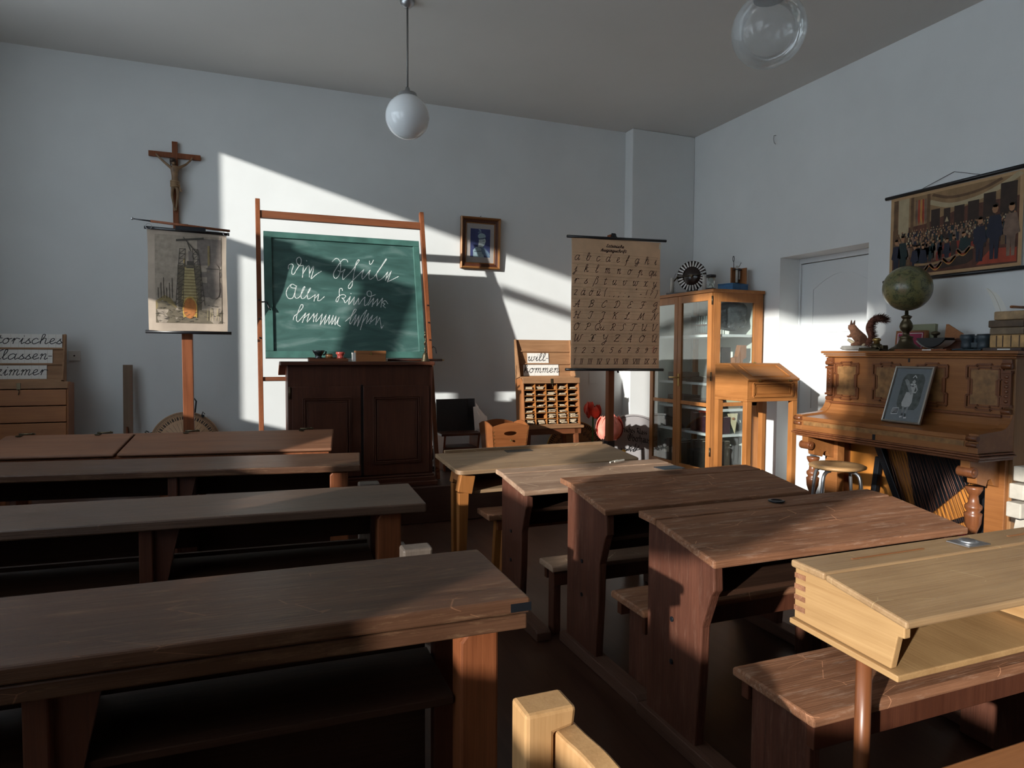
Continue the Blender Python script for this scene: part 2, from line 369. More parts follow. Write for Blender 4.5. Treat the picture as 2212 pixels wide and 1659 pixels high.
hk = MB().tube([(0, 0, .04), (-.025, 0, .035), (-.03, 0, 0), (-.02, 0, -.03), (-.004, 0, -.04)], .003)
solo('wire_hook', hk, M_metal, 'small curved wire hook high on the right wall', 'hook', (4.6, 4.98, 3.335))
# podium
solo('podium', MB().box(-2.09, 3.45, 5.12, 6.32, .002, .29), M_podium, 'low dark wooden platform along the back wall under the blackboard', 'platform', bev=.006)
PZ = .29
# socket and wall plate
t = thing('socket', 'small square white socket on the back wall, right of the case of cards', 'socket', (-1.28, YB, 1.308))
part('plate', MB().box(-.04, .04, -.012, 0, -.042, .042), M_card, t, bev=.004)
part('button', MB().cyl((0, -.012, 0), (0, -.016, 0), .006), M_ink, t)
t = thing('cover_plate', 'pale rectangular cover plate low on the back wall, left of the map stand pole', 'wall plate', (3.45, YB, 1.085))
part('plate', MB().box(-.05, .05, -.004, 0, -.058, .058), M_wall, t, bev=.002)

# ---------------------------------------------------------------- pendant lamps
M_opal, nt, b = newmat('opal_glass'); b.inputs['Base Color'].default_value = (.80, .82, .83, 1); b.inputs['Roughness'].default_value = .06
b.inputs['Subsurface Weight'].default_value = .25; b.inputs['Subsurface Radius'].default_value = (.1, .1, .1)
def lamp(name, label, loc, r, globe):
    t = thing(name, label, 'lamp', (loc[0], loc[1], ZC), 0, 'globe pendant lamps')
    zc = loc[2]-ZC; zt = zc+r*1.02
    part('canopy', MB().lathe([(.0, -.045), (.02, -.045), (.045, -.02), (.05, 0), (0, 0)]), M_metal, t)
    part('rod', MB().cyl((0, 0, -.03), (0, 0, zt+.03), .0065, n=10), plain('grey_rod', (.18, .17, .16), .5, .3), t)
    part('cap', MB().lathe([(0, zt+.045), (.012, zt+.045), (.02, zt+.015), (.06, zt+.005), (.07, zt-.022), (.072, zt-.03), (0, zt-.03)]), plain('grey_cap', (.3, .3, .3), .45, .5), t)
    part('globe', MB().sphere((0, 0, zc), r, 48, 28), globe, t)
    return t
lamp('pendant_lamp', 'round opal glass globe hanging on a rod before the back wall', (1.043, 4.57, 2.943), .148, M_opal)
m = glass('thin_globe_glass', (.93, .95, .95), .05, .03, .13)
lamp('pendant_lamp', 'translucent glass globe cut off at the top of the picture, nearer the door wall', (2.36, 2.62, 2.905), .172, m)
# ---------------------------------------------------------------- school cursive (strokes; x height 1, slanted)
AB = '.8,.75 .5,1 .15,.8 0,.4 .2,0 .5,.1 .8,.55'
G = {
'a': (1.15, AB+'|.85,1 .78,.3 .9,0 1.15,.25'), 'b': (.95, '0,.3 .35,1.2 .4,1.9 .2,2 .1,1.5 .1,.3 .3,0 .6,.15 .7,.6 .6,.9 .95,.85'),
'c': (.85, '.65,.8 .4,1 .1,.75 0,.4 .2,0 .5,.05 .85,.35'), 'd': (1.15, AB+'|.9,2 .8,.6 .85,.1 1.15,.25'),
'e': (.8, '0,.3 .45,.6 .5,.9 .3,1 .1,.7 .1,.25 .35,0 .8,.3'), 'f': (.75, '0,.2 .4,1.2 .5,1.8 .35,2 .25,1.6 .2,0 .15,-.8 0,-1|0,.55 .55,.6'),
'g': (1.1, AB+'|.85,1 .75,-.5 .5,-1 .2,-.8 .4,-.4 1.1,.25'), 'h': (1.05, '0,.3 .35,1.3 .4,1.9 .2,2 .1,1.5 .1,0|.1,.5 .4,1 .65,.9 .65,.2 .8,0 1.05,.25'),
'i': (.55, '0,.3 .25,1|.25,1 .2,.2 .3,0 .55,.25|.3,1.5 .33,1.56'), 'j': (.55, '0,.3 .3,1|.3,1 .2,-.6 0,-1 -.2,-.8 0,-.4 .55,.25|.33,1.5 .36,1.56'),
'k': (.95, '0,.3 .35,1.3 .4,1.9 .2,2 .1,1.5 .1,0|.6,.95 .15,.5|.2,.5 .5,.45 .65,.05 .95,.25'), 'l': (.6, '0,.3 .35,1.3 .4,1.9 .2,2 .1,1.5 .12,.2 .3,0 .6,.25'),
'm': (1.3, '0,.7 .15,1 .2,.8 .15,0|.2,.6 .45,1 .6,.85 .55,0|.6,.6 .85,1 1,.85 .95,.15 1.1,0 1.3,.25'), 'n': (.95, '0,.7 .15,1 .2,.8 .15,0|.2,.6 .5,1 .65,.85 .6,.15 .75,0 .95,.25'),
'o': (.95, '.5,1 .15,.85 0,.4 .2,0 .5,.1 .65,.5 .55,.9 .35,.9 .6,.8 .95,.95'), 'p': (1.1, '0,.4 .3,1 .2,0 .1,-1|.2,.4 .5,1 .75,.8 .7,.2 .9,0 1.1,.25'),
'q': (1, AB+'|.85,1 .75,-1'), 'r': (.85, '0,.4 .2,1 .2,0|.2,.5 .4,.95 .6,.95 .85,.85'), 's': (.7, '0,.15 .4,.95 .35,.65 .6,.3 .4,0 .05,.1|.4,.02 .7,.25'),
'\u00df': (.9, '0,-.9 .2,.8 .35,1.8 .6,2 .75,1.6 .5,1.1 .8,.8 .75,.2 .45,0'), 't': (.7, '.35,1.6 .2,.3 .35,0 .7,.25|0,1 .6,1'),
'u': (1.05, '0,.6 .15,1 .1,.3 .3,0 .6,.4|.75,1 .65,.25 .8,0 1.05,.25'), 'v': (.95, '0,.7 .2,1 .15,.3 .4,0 .7,.5 .6,.95 .95,.9'),
'w': (1.35, '0,.7 .2,1 .15,.25 .35,0 .6,.5 .65,1|.65,1 .6,.2 .85,0 1.15,.5 1.05,.95 1.4,.9'), 'x': (.95, '0,.8 .2,1 .4,.8 .3,.1 .1,0|.9,.95 .7,1 .5,.7 .5,.2 .7,0 .95,.2'),
'y': (1.05, '0,.7 .15,1 .15,.4 .35,.1 .65,.5|.8,1 .6,-.5 .35,-1 .1,-.8 .3,-.4 1.05,.25'), 'z': (.8, '0,.9 .2,1 .6,.95 .1,.05|.1,.05 .4,.1 .8,0'),
'A': (1.3, '0,.1 .3,.1 .9,2|.9,2 1,0 1.2,.1|.2,.8 1.15,.7'), 'B': (1.1, '.45,1.9 .3,0 .1,.05|.2,1.6 .5,2 .9,1.9 .9,1.3 .5,1.05 .95,.9 .9,.2 .4,0'),
'C': (1.05, '.95,1.5 .9,1.95 .55,1.85 .1,1 .15,.2 .5,0 .95,.35'), 'D': (1.25, '.5,1.9 .35,.1 .1,.1 .2,.2 .6,0 1.1,.5 1.15,1.4 .8,2 .3,1.9 .1,1.6'),
'E': (1, '.95,1.75 .7,2 .4,1.8 .45,1.25 .7,1.1 .3,1 .1,.5 .3,0 .9,.3'), 'F': (1.2, '.1,1.7 .3,2 1.2,1.95|.7,1.95 .55,.3 .3,0 .1,.2|.3,1.05 .95,1.05'),
'G': (1.2, '.95,1.6 .85,2 .4,1.8 .1,1.1 .3,.8 .6,1 .9,1.3|1,1.3 .9,-.4 .6,-1 .3,-.8 .6,-.3 1.2,.2'), 'H': (1.25, '0,1.6 .3,2 .35,1.5 .2,.1 0,.2|1.1,2 .9,.2 1,0 1.25,.2|.25,1 1,1.1'),
'I': (.9, '.1,1.7 .3,2 .9,1.9|.7,1.95 .6,.3 .35,0 .1,.3'), 'J': (.9, '.1,1.7 .3,2 .9,1.9|.75,1.95 .6,-.6 .3,-1 .1,-.7 .4,-.3 .9,.1'),
'K': (1.15, '.1,1.6 .3,2 .4,1.6 .25,0|1.1,2 .8,1.7 .35,1|.4,1.05 .8,.9 .85,.1 1.15,.1'), 'L': (1.1, '.2,1.2 .6,1.6 .7,2 .5,1.9 .4,.8 .2,.05 0,.2 .3,.25 .7,0 1.1,.2'),
'M': (1.4, '0,.1 .2,.1 .5,2|.5,2 .6,.3|.6,.3 1.15,2|1.15,2 1.2,.2 1.4,.1'), 'N': (1.4, '0,.1 .2,.1 .5,2|.5,2 .85,.1|.85,.1 1.15,1.8 1.4,2'),
'O': (1.2, '.7,2 .2,1.7 0,.8 .3,0 .7,.1 1,.9 .85,1.8 .5,1.9 .8,1.6 1.2,1.9'), 'P': (1, '.5,1.9 .35,.1 .1,.2|.2,1.6 .6,2 1,1.7 .9,1.1 .4,.9'),
'Q': (1.2, '.7,2 .2,1.7 0,.8 .3,0 .7,.1 1,.9 .85,1.8 .5,1.9|.4,.4 .7,.3 1.1,-.1'), 'R': (1.15, '.5,1.9 .35,.1 .1,.2|.2,1.6 .6,2 1,1.7 .9,1.1 .4,.9|.5,.95 .75,.5 .8,.1 1.1,.1'),
'S': (1.1, '1.05,1.6 .8,2 .5,1.7 .55,1.2 .75,.6 .4,0 .05,.15'), 'T': (1.2, '.1,1.7 .3,2 1.2,1.95|.75,1.95 .6,.3 .35,0 .1,.2'),
'U': (1.3, '0,1.7 .2,2 .25,.6 .5,0 .9,.5|1.1,2 .95,.3 1.1,0 1.3,.2'), 'V': (1.3, '0,1.7 .2,2 .25,.5 .5,0 .9,.8 .95,1.8 1.3,1.95'),
'W': (1.75, '0,1.7 .2,2 .2,.4 .4,0 .8,1.2 .85,1.9|.85,1.9 .85,.3 1.1,0 1.4,.9 1.4,1.7 1.75,1.95'), 'X': (1.2, '.1,1.7 .3,2 .6,1.7 .5,.2 .2,0 0,.3|1.2,1.8 .95,2 .75,1.6 .7,.3 .95,0 1.2,.2|.3,1 1,1'),
'Y': (1.2, '0,1.7 .2,2 .25,1.1 .5,.7 .9,1.2|1.1,2 .85,-.4 .5,-1 .2,-.7 .5,-.3 1.2,.2'), 'Z': (1.2, '.1,1.7 .3,2 1.1,1.95|1.1,1.95 .1,.1 .3,.2 .8,0 1.2,.2|.3,1.05 .9,1.05'),
'1': (.6, '0,1.4 .5,2|.5,2 .4,0'), '2': (.85, '0,1.5 .3,2 .7,1.7 .5,1 0,0|0,0 .8,.05'), '3': (.8, '.1,1.8 .5,2 .7,1.6 .3,1.1 .7,.8 .6,.2 .3,0 0,.2'), '4': (.9, '.5,2 0,.6|0,.6 .85,.6|.65,1.2 .5,0'),
'5': (.85, '.85,2 .3,2|.3,2 .2,1.2 .6,1.2 .7,.6 .4,0 0,.15'), '6': (.75, '.7,2 .2,1.2 0,.5 .3,0 .65,.4 .5,.9 .1,.6'), '7': (.85, '0,2 .8,2|.8,2 .4,1 .2,0|.2,1 .75,1'),
'8': (.8, '.5,1.1 .1,1.6 .4,2 .7,1.6 .3,1 .05,.4 .3,0 .65,.5 .5,1.1'), '9': (.8, '.7,1.6 .4,2 .1,1.5 .3,1.1 .7,1.6 .6,.6 .2,0'), '0': (.95, '.6,2 .2,1.6 0,.8 .3,0 .6,.3 .8,1.2 .6,1.9 .4,1.8 .95,1.95'),
'-': (.6, '.1,.6 .5,.6'), '.': (.3, '.1,0 .15,.05'), ',': (.3, '.15,.1 .05,-.3'), ';': (.35, '.15,.1 .05,-.3|.2,.7 .25,.75'), ':': (.35, '.1,0 .15,.05|.2,.7 .25,.75'),
'(': (.5, '.4,2.2 .1,1 .3,-.2'), ')': (.5, '.1,2.2 .35,1 .0,-.2'), '!': (.4, '.3,2 .2,.5|.15,0 .18,.05'), '?': (.7, '.1,1.6 .4,2 .6,1.6 .25,.9 .2,.5|.15,0 .18,.05'),
'"': (.5, '.1,2.4 .05,2|.3,2.4 .25,2'), '_': (.5, '.1,.2 .05,-.2|.3,.2 .25,-.2'), ' ': (.6, ''),
}
UML = {'\u00e4': 'a', '\u00f6': 'o', '\u00fc': 'u', '\u00c4': 'A', '\u00d6': 'O', '\u00dc': 'U'}
def glyph(mb, ch, x, y, h, mp, wd, nib=None, slant=.3, n=5, hy=None, asc=1.0):
    hy = hy or h; fy = lambda b_: hy*(1+(b_-1)*asc if b_ > 1 else (b_*asc if b_ < 0 else b_))
    uml = ch in UML; g = UML.get(ch, ch); adv, st = G[g]
    if uml: st += '|.3,%g .33,%g|.65,%g .68,%g' % ((1.4, 1.55, 1.4, 1.55) if g.islower() else (2.3, 2.45, 2.3, 2.45))
    for s_ in st.split('|'):
        if not s_: continue
        pts = [tuple(map(float, p.split(','))) for p in s_.split()]
        pts = [(x+h*a+slant*fy(b_), y+fy(b_)) for a, b_ in pts]
        mb.stroke(smoothpts(pts, n), mp, wd, nib)
    return adv*h
def word(mb, txt, x, y, h, mp, wd, nib=None, slant=.3, gap=0.0, hy=None, asc=1.0):
    for ch in txt: x += glyph(mb, ch, x, y, h, mp, wd, nib, slant, 5, hy, asc)+gap*h
    return x
def width(txt, h, gap=0.0): return sum((G[UML.get(c, c)][0]+gap)*h for c in txt)
ROM = {'I': (.35, [((.17, 0), (.17, 2))]), 'V': (.8, [((0, 2), (.4, 0)), ((.4, 0), (.8, 2))]), 'X': (.8, [((0, 2), (.8, 0)), ((.8, 2), (0, 0))])}
def roman(mb, txt, x, y, h, mp, wd, hy):
    x0 = x
    for ch in txt:
        adv, st = ROM[ch]
        for a, b_ in st: mb.stroke([(x+a[0]*h+.2*hy*a[1], y+a[1]*hy), (x+b_[0]*h+.2*hy*b_[1], y+b_[1]*hy)], mp, wd*1.2)
        x += adv*h
    for yy in (0, 2): mb.stroke([(x0-.05*h+.2*hy*yy, y+yy*hy), (x+.05*h+.2*hy*yy, y+yy*hy)], mp, wd*.7)
    return x

# ---------------------------------------------------------------- crucifix on the wall
t = thing('crucifix', 'wooden crucifix with a carved figure hanging on the back wall above the chart', 'crucifix', (-.525, YB, 2.75))
mb = MB().box(-.021, .021, -.035, -.008, -.40, .34).box(-.195, .195, -.033, -.010, .205, .248)
part('cross', mb, M_red, t, bev=.002)
FG = plain('carved_figure', (.20, .115, .055), .5, var=.3, vs=25)
fgm = bpy.data.meshes.new('figure')
V = [(0, -.055, -.02), (0, -.058, .05), (0, -.062, .105), (-.004, -.066, .135), (-.012, -.075, .165),      # pelvis..head 0-4
     (-.04, -.06, .125), (-.085, -.052, .165), (-.125, -.046, .205), (-.14, -.042, .225),                   # arm 5-8
     (.04, -.06, .125), (.085, -.052, .155), (.12, -.046, .195), (.135, -.042, .22),                         # arm 9-12
     (-.018, -.056, -.04), (-.022, -.07, -.12), (-.008, -.052, -.21), (-.004, -.062, -.24),                  # leg 13-16
     (.018, -.056, -.04), (.02, -.07, -.12), (.006, -.052, -.205), (.004, -.066, -.235)]                     # leg 17-20
E_ = [(0, 1), (1, 2), (2, 3), (3, 4), (2, 5), (5, 6), (6, 7), (7, 8), (2, 9), (9, 10), (10, 11), (11, 12), (0, 13), (13, 14), (14, 15), (15, 16), (0, 17), (17, 18), (18, 19), (19, 20)]
fgm.from_pydata(V, E_, []); fgm.materials.append(FG)
fo = bpy.data.objects.new('carved_figure', fgm); COL.objects.link(fo); fo.parent = t; MT[fo.name] = MT[t.name]
sk = fo.modifiers.new('skin', 'SKIN'); ss = fo.modifiers.new('sub', 'SUBSURF'); ss.levels = 1; ss.render_levels = 2
RR = [.028, .026, .034, .012, .020, .014, .011, .009, .010, .014, .011, .009, .010, .018, .013, .009, .010, .018, .013, .009, .010]
for i, r in enumerate(RR): fgm.skin_vertices[0].data[i].radius = (r, r*.85)
fgm.skin_vertices[0].data[0].use_root = True
cl = MB()
for k in range(3): cl.lathe([(.027, -.045+.018*k), (.037, -.038+.018*k), (.036, -.026+.018*k), (.026, -.02+.018*k)], (0, -.057, 0), 16)
cl.bar((.03, -.06, -.02), (.045, -.062, -.075), .02, .012, w2=.012)
part('loincloth', cl, plain('loincloth', (.26, .16, .08), .6), fo)
part('hair', MB().sphere((-.014, -.07, .178), .021, 12, 8, 1.1, 1, .9).bar((-.03, -.066, .17), (-.028, -.062, .135), .014, .014, w2=.008).bar((.004, -.066, .17), (.006, -.062, .14), .014, .014, w2=.008), plain('dark_hair', (.035, .018, .010), .6), fo)

# ---------------------------------------------------------------- map stands (turned post, feet, hook)
def map_stand(label, x, y, ztop, w_, hookz, off):
    t = thing('map_stand', label, 'map stand', (x, y, PZ), 0, 'map stands')
    p = MB().box(-w_/2, w_/2, -w_/2, w_/2, .05, ztop-PZ)
    part('post', p, M_red, t, bev=.004)
    for k in range(2):
        f = MB(); f.M = Matrix.Rotation(k*PI/2+.35, 4, 'Z')
        f.prism([(-.3, 0), (-.3, .04), (-.06, .11), (.06, .11), (.3, .04), (.3, 0), (.22, .0), (.18, .03), (-.18, .03), (-.22, 0)], 'xz', -.024+.0*k, .024)
        part('foot', f, M_redX, t, bev=.003)
    h = MB().box(-.02, .02, -w_/2-.006, -w_/2, hookz-PZ-.06, hookz-PZ+.06)
    h.tube([(0, -w_/2-.004, hookz-PZ-.03), (0, -w_/2-.03, hookz-PZ-.045), (0, -w_/2-.055, hookz-PZ-.02), (0, -w_/2-.055, hookz-PZ+.02)], .009)
    part('hook', h, M_iron, t)
    return t
t = map_stand('reddish wooden map stand left of the blackboard, holding the blast furnace chart', -.405, 5.635, 2.24, .074, 2.235, 0)
part('collar', MB().box(-.045, .045, -.045, .045, 1.72, 1.82), M_iron, t, bev=.004)
# furnace chart
cx0, cy0 = -.385, 5.512
t = thing('furnace_chart', 'curling cream school chart showing a blast furnace, hanging on the left map stand', 'chart', (cx0, cy0, 1.49))
W_, H_ = .525, .745
def wav(x, y): return .012*math.sin(x*9+y*3)*(1-y/H_)*.6+.010*math.sin(y*11)+(.02*max(0, abs(x)-.2)/.06 if abs(x) > .2 else 0)*(1-y/H_)*.4
def shp(u, v):
    x = -W_/2+W_*u; y = H_*v; x2 = x*(1+.01*math.sin(v*7)); return Vector((x2, -.004+wav(x, y), y))
M_old = plain('old_chart_paper', (.40, .32, .25), .85, var=.14, vs=7)
sh = MB().grid(24, 30, shp); part('sheet', sh, M_old, t)
def fm_(x, y): x -= .5; return Vector((x*W_, -.0065+wav(x*W_, y*H_), y*H_))
CM = [plain('chart_%d' % i, c, .85, var=.2, vs=30) for i, c in enumerate([(.13, .105, .07), (.22, .165, .075), (.36, .29, .14), (.42, .15, .04), (.50, .31, .07), (.06, .05, .038), (.30, .245, .19), (.16, .13, .11)])]
pr = MB()
def prect(mb, mp, x0, x1, y0, y1, n=6):
    for i in range(n):
        for j in range(n):
            a, b_ = x0+(x1-x0)*i/n, x0+(x1-x0)*(i+1)/n; c_, d_ = y0+(y1-y0)*j/n, y0+(y1-y0)*(j+1)/n
            mb.poly([mp(a, c_), mp(b_, c_), mp(b_, d_), mp(a, d_)])
lay = [0.0]
def fl(x, y): p = fm_(x, y); p.y -= lay[0]; return p
def nxt(): lay[0] += .00035
pr.mat(6); prect(pr, fl, .09, .93, .09, .95, 10); nxt()
pr.mat(7); prect(pr, fl, .62, .93, .35, .93, 5); nxt()
pr.mat(0); prect(pr, fl, .09, .93, .09, .22, 5); prect(pr, fl, .09, .34, .22, .30, 4); nxt()
pr.mat(1).poly([fl(.09, .22), fl(.36, .24), fl(.28, .33), (fl(.2, .36)), fl(.09, .3)]); nxt()
for i in range(6):
    x = .12+.035*i; pr.mat(5); prect(pr, fl, x, x+.008, .33, .43+.05*((i*7) % 3), 2)
nxt()
pr.mat(2)                                                            # furnace body in stacked bands
for k in range(22):
    y0 = .30+.015*k; wd = .11-.0022*k; pr.mat(2 if k % 2 else 1).poly([fl(.52-wd, y0), fl(.52+wd, y0), fl(.52+wd-.002, y0+.015), fl(.52-wd+.002, y0+.015)])
nxt(); pr.mat(4); pr.stroke(smoothpts([(.455, .72), (.46, .64), (.49, .60), (.57, .595)], 4), fl, .014)
pr.mat(5); prect(pr, fl, .49, .57, .61, .70, 3); pr.mat(7); prect(pr, fl, .51, .56, .70, .80, 3); nxt()
pr.mat(0); prect(pr, fl, .37, .66, .22, .66, 5); nxt(); pr.mat(2)
for k in range(22):
    y0 = .30+.015*k; wd = .11-.0022*k; pr.mat(2 if k % 2 else 1).poly([fl(.52-wd, y0), fl(.52+wd, y0), fl(.52+wd-.002, y0+.015), fl(.52-wd+.002, y0+.015)])
nxt()
pr.mat(5)
for x0, x1, xa, xb in ((.34, .37, .40, .41), (.62, .66, .56, .60)):   # scaffold towers
    for k in range(11):
        t0, t1 = k/11, (k+1)/11; q = lambda e, f_, t_: e+(f_-e)*t_
        for a, b_ in ((x0, xa), (x0+.09, xa+.07)): pr.stroke([(q(a, b_, t0), .27+.55*t0), (q(a, b_, t1), .27+.55*t1)], fl, .007)
        pr.stroke([(q(x0, xa, t0), .27+.55*t0), (q(x0+.09, xa+.07, t1), .27+.55*t1)], fl, .005); pr.stroke([(q(x0, xa, t1), .27+.55*t1), (q(x0+.09, xa+.07, t1), .27+.55*t1)], fl, .005)
pr.stroke([(.5, .88), (.66, .55)], fl, .012); pr.stroke([(.36, .9), (.7, .93)], fl, .02); pr.stroke([(.45, .93), (.62, .78)], fl, .01)
nxt(); pr.mat(1); prect(pr, fl, .755, .78, .60, .86, 4); pr.mat(7)
pr.poly([fl(.74+.17*(.5-.5*math.cos(a)), .60+.09*math.sin(a)) for a in [PI*i/10 for i in range(11)]]); prect(pr, fl, .745, .905, .40, .61, 4); pr.disc(fl, .825, .40, .08, .07)
nxt(); pr.mat(5); pr.stroke([(.735, .63), (.915, .63)], fl, .008); pr.stroke([(.745, .61), (.745, .40)], fl, .004)
nxt(); pr.mat(3).disc(fl, .515, .235, .085, .10, 16); pr.mat(4); prect(pr, fl, .44, .59, .15, .22, 3); nxt(); pr.mat(3); prect(pr, fl, .455, .575, .175, .30, 3); pr.mat(4); pr.stroke(smoothpts([(.44, .15), (.43, .25), (.47, .33), (.55, .34), (.60, .27), (.60, .15)], 4), fl, .012)
nxt(); pr.mat(5)
for i in range(60):
    a = random.uniform(.1, .92); b_ = random.uniform(.10, .30); pr.stroke([(a, b_), (a+random.uniform(-.05, .05), b_+random.uniform(-.012, .012))], fl, .005)
pr.mat(2)
for i in range(5): pr.stroke([(.74+.035*i, .12), (.76+.03*i+random.uniform(-.03, .03), .24)], fl, .004)
part('picture', pr, CM, t)
part('top_rod', MB().cyl((-.28, .0, H_+.004), (.285, .0, H_-.010), .011), M_black, t)
part('bottom_rod', MB().cyl((-.285, 0, 0), (.29, 0, -.004), .012), M_black, t)
part('rings', MB().tube([(-.25+.02*math.cos(a), -.014, H_+.01+.02*math.sin(a)) for a in [i*PI/6 for i in range(13)]], .002).tube([(.26+.018*math.cos(a), -.014, H_-.006+.018*math.sin(a)) for a in [i*PI/6 for i in range(13)]], .002), M_metal, t)
t = thing('pointer_stick', 'thin dark pointer stick with pale tip along the top of the blast furnace chart', 'pointer', (-.40, 5.478, 2.268))
part('shaft', MB().cyl((-.22, 0, .012), (.305, 0, -.022), .009), M_red, t)
part('tip', MB().cyl((-.22, 0, .012), (-.325, 0, .02), .006, .004), M_black, t, label='black tip')
part('end_cap', MB().sphere((-.335, 0, .021), .010, 12, 8), M_metal, t, label='pale metal knob')
part('clamp', MB().box(-.06, .14, -.012, .012, -.04, -.012), M_iron, t)
# ---------------------------------------------------------------- cases with letter cards
def letter_case(name, label, loc, rz, is_open, w=.58):
    """case on a table frame, leaning lid standing open behind; local x right, y into wall, z up from the podium"""
    t = thing(name, label, 'letter case', loc, rz)
    # table frame
    for sx in (-1, 1):
        for yy in (-.02, .26):
            part('leg', MB().bar((sx*(w/2-.03), yy, .001), (sx*(w/2-.05), yy, .36), .04, .04), M_redX, t, bev=.002)
    part('frame_rail', MB().box(-w/2, w/2, -.04, -.01, .30, .355).box(-w/2+.02, w/2-.02, -.03, -.01, .10, .13).box(-w/2, w/2, .25, .28, .30, .355), M_redX, t, bev=.002)
    part('shelf_board', MB().box(-w/2-.02, w/2+.02, -.06, .30, .356, .38), M_case, t, bev=.002)
    # case, leaning back
    B = Matrix.Translation((0, -.03, .381)) @ Matrix.Rotation(-.10, 4, 'X')
    def bb(*a): m = MB(); m.M = B; m.box(*a); return m
    H = .45; D = .19
    for sx in (-1, 1):
        a, b_ = sorted((sx*w/2, sx*(w/2-.014))); m = MB(); m.M = B
        m.prism([(0, 0), (0, H-.05), (.05, H), (D, H), (D, 0)], 'yz', a, b_); part('case_side', m, M_orangeZ, t, bev=.002)
    part('case_back', bb(-w/2+.014, w/2-.014, D-.012, D, 0, H), M_case, t)
    part('case_top', bb(-w/2+.014, w/2-.014, .02, D-.012, H-.014, H), M_case, t)
    part('case_bottom', bb(-w/2+.014, w/2-.014, 0, D-.012, 0, .014), M_case, t)
    part('front_lip', bb(-w/2, w/2, -.012, -.001, H-.055, H-.004), M_case, t, bev=.002)
    if is_open:
        nr, ncx = 7, 5
        zs = [.014+(H-.075)*i/nr for i in range(nr+1)]
        xs = [-w/2+.014+(w-.028)*i/ncx for i in range(ncx+1)]
        m = MB(); m.M = B
        for z in zs[1:-1]: m.box(xs[0], xs[-1], .004, D-.013, z-.003, z+.003)
        part('shelves', m, M_honeyX, t)
        m = MB(); m.M = B
        for x in xs[1:-1]: m.box(x-.003, x+.003, .002, D-.013, .015, H-.06)
        part('dividers', m, M_honey, t)
    else:
        for k in range(3):
            z0 = .02+.125*k; part('front_slat', bb(-w/2+.012, w/2-.012, -.010, .004, z0, z0+.118), M_orange, t, bev=.003)
        part('drawer_strip', bb(-w/2-.004, w/2+.004, -.02, .0, -.0, .018), M_orange, t, bev=.002)
    # lid
    L = B @ Matrix.Translation((0, D-.02, H)) @ Matrix.Rotation(-.02, 4, 'X')
    LH = .375; lw = w if is_open else w-.10
    m = MB(); m.M = L; m.box(-lw/2+.004, lw/2-.004, .0, .012, .0, LH); part('lid_panel', m, M_case, t)
    for sx in (-1, 1):
        a, b_ = sorted((sx*lw/2, sx*(lw/2-.010))); m = MB(); m.M = L
        m.prism([(.012, 0), (-.10, .012), (-.02, LH), (.012, LH)], 'yz', a, b_); part('lid_side', m, M_case, t, bev=.001)
    m = MB(); m.M = L; m.box(-lw/2+.012, lw/2-.012, -.10, -.002, .0, .014); part('lid_edge', m, M_case, t, bev=.002)
    m = MB(); m.M = L
    for z in (.016, .138, .258): m.box(-lw/2+.012, lw/2-.012, -.012, -.001, z, z+.012)
    part('card_rails', m, M_case, t)
    m = MB(); m.M = B; m.box(-.012, .012, -.016, -.011, H-.06, H-.012).tube([(0, -.016, H-.06), (.004, -.022, H-.08), (0, -.016, H-.10)], .003)
    part('latch', m, M_bronze, t)
    return t, B, L
def cards_row(txt, x, z, cw, ch, t, L, grp, where, h=.054):
    """one card per letter standing in the lid rail"""
    M0 = MT[t.name] @ L
    for i, c in enumerate(txt):
        w_ = cw[i] if isinstance(cw, (list, tuple)) else cw
        body = MB().box(0, w_-.0012, -.0025, 0, 0, ch)
        lt = MB(); mp = lambda a, b_: Vector((a, -.0032, b_))
        for yy in (.035, .07): lt.mat(1).stroke([(0.0, yy), (w_-.001, yy)], mp, .0012)
        if c != '-': glyph(lt.mat(0), c, .002, .030, h, mp, .0058, None, .25, 5, .042, .75)
        else: lt.mat(0).stroke([(.006, .055), (.028, .055)], mp, .0055)
        o = bpy.data.objects.new('letter_card', None); COL.objects.link(o)
        Mx = M0 @ Matrix.Translation((x, -.004, z)); o.matrix_world = Mx; MT[o.name] = Mx
        tag(o, 'white card with cursive %s, %s' % ("'%s'" % c if c != '-' else 'hyphen', where(i)), 'letter card', grp)
        part('card', body, M_card, o); part('letter', lt, [M_ink, M_rule], o, label='black cursive letter')
        x += w_
M_rule = plain('pale_rule', (.45, .38, .33), .8)
def gw(txt, h=.054): return [G[c][0]*h+.005 if c != '-' else .034 for c in txt]
ORD = ['first', 'second', 'third', 'fourth', 'fifth', 'sixth', 'seventh', 'eighth', 'ninth', 'tenth', 'eleventh', 'twelfth']
tw, B, L = letter_case('letter_case', 'open pine letter case with compartments of paper slips, left of the alphabet chart', (2.665, 5.70, PZ), -.02, True)
W2_ = gw('will-'); cards_row('will-', -.168, .141, W2_, .105, tw, L, 'letter cards on the open case', lambda i: '%s in the upper word on the open letter case' % ORD[i])
W1_ = gw('kommen'); cards_row('kommen', -.213, .029, W1_, .105, tw, L, 'letter cards on the open case', lambda i: '%s in the lower word on the open letter case' % ORD[i])
tl, Bl, Ll = letter_case('letter_case', 'closed orange pine letter case with three front boards at the far left', (-1.555, 5.93, PZ), .0, False, .62)
wl = gw('Historisches'); tot = sum(wl); x0 = .235-tot
cards_row('Historisches', x0, .270, wl, .105, tl, Ll, 'letter cards on the closed case', lambda i: '%s in the top word on the left letter case' % ORD[i])
wl = gw('Klassen-'); cards_row('Klassen-', .172-sum(wl), .150, wl, .105, tl, Ll, 'letter cards on the closed case', lambda i: '%s in the middle word on the left letter case' % ORD[i])
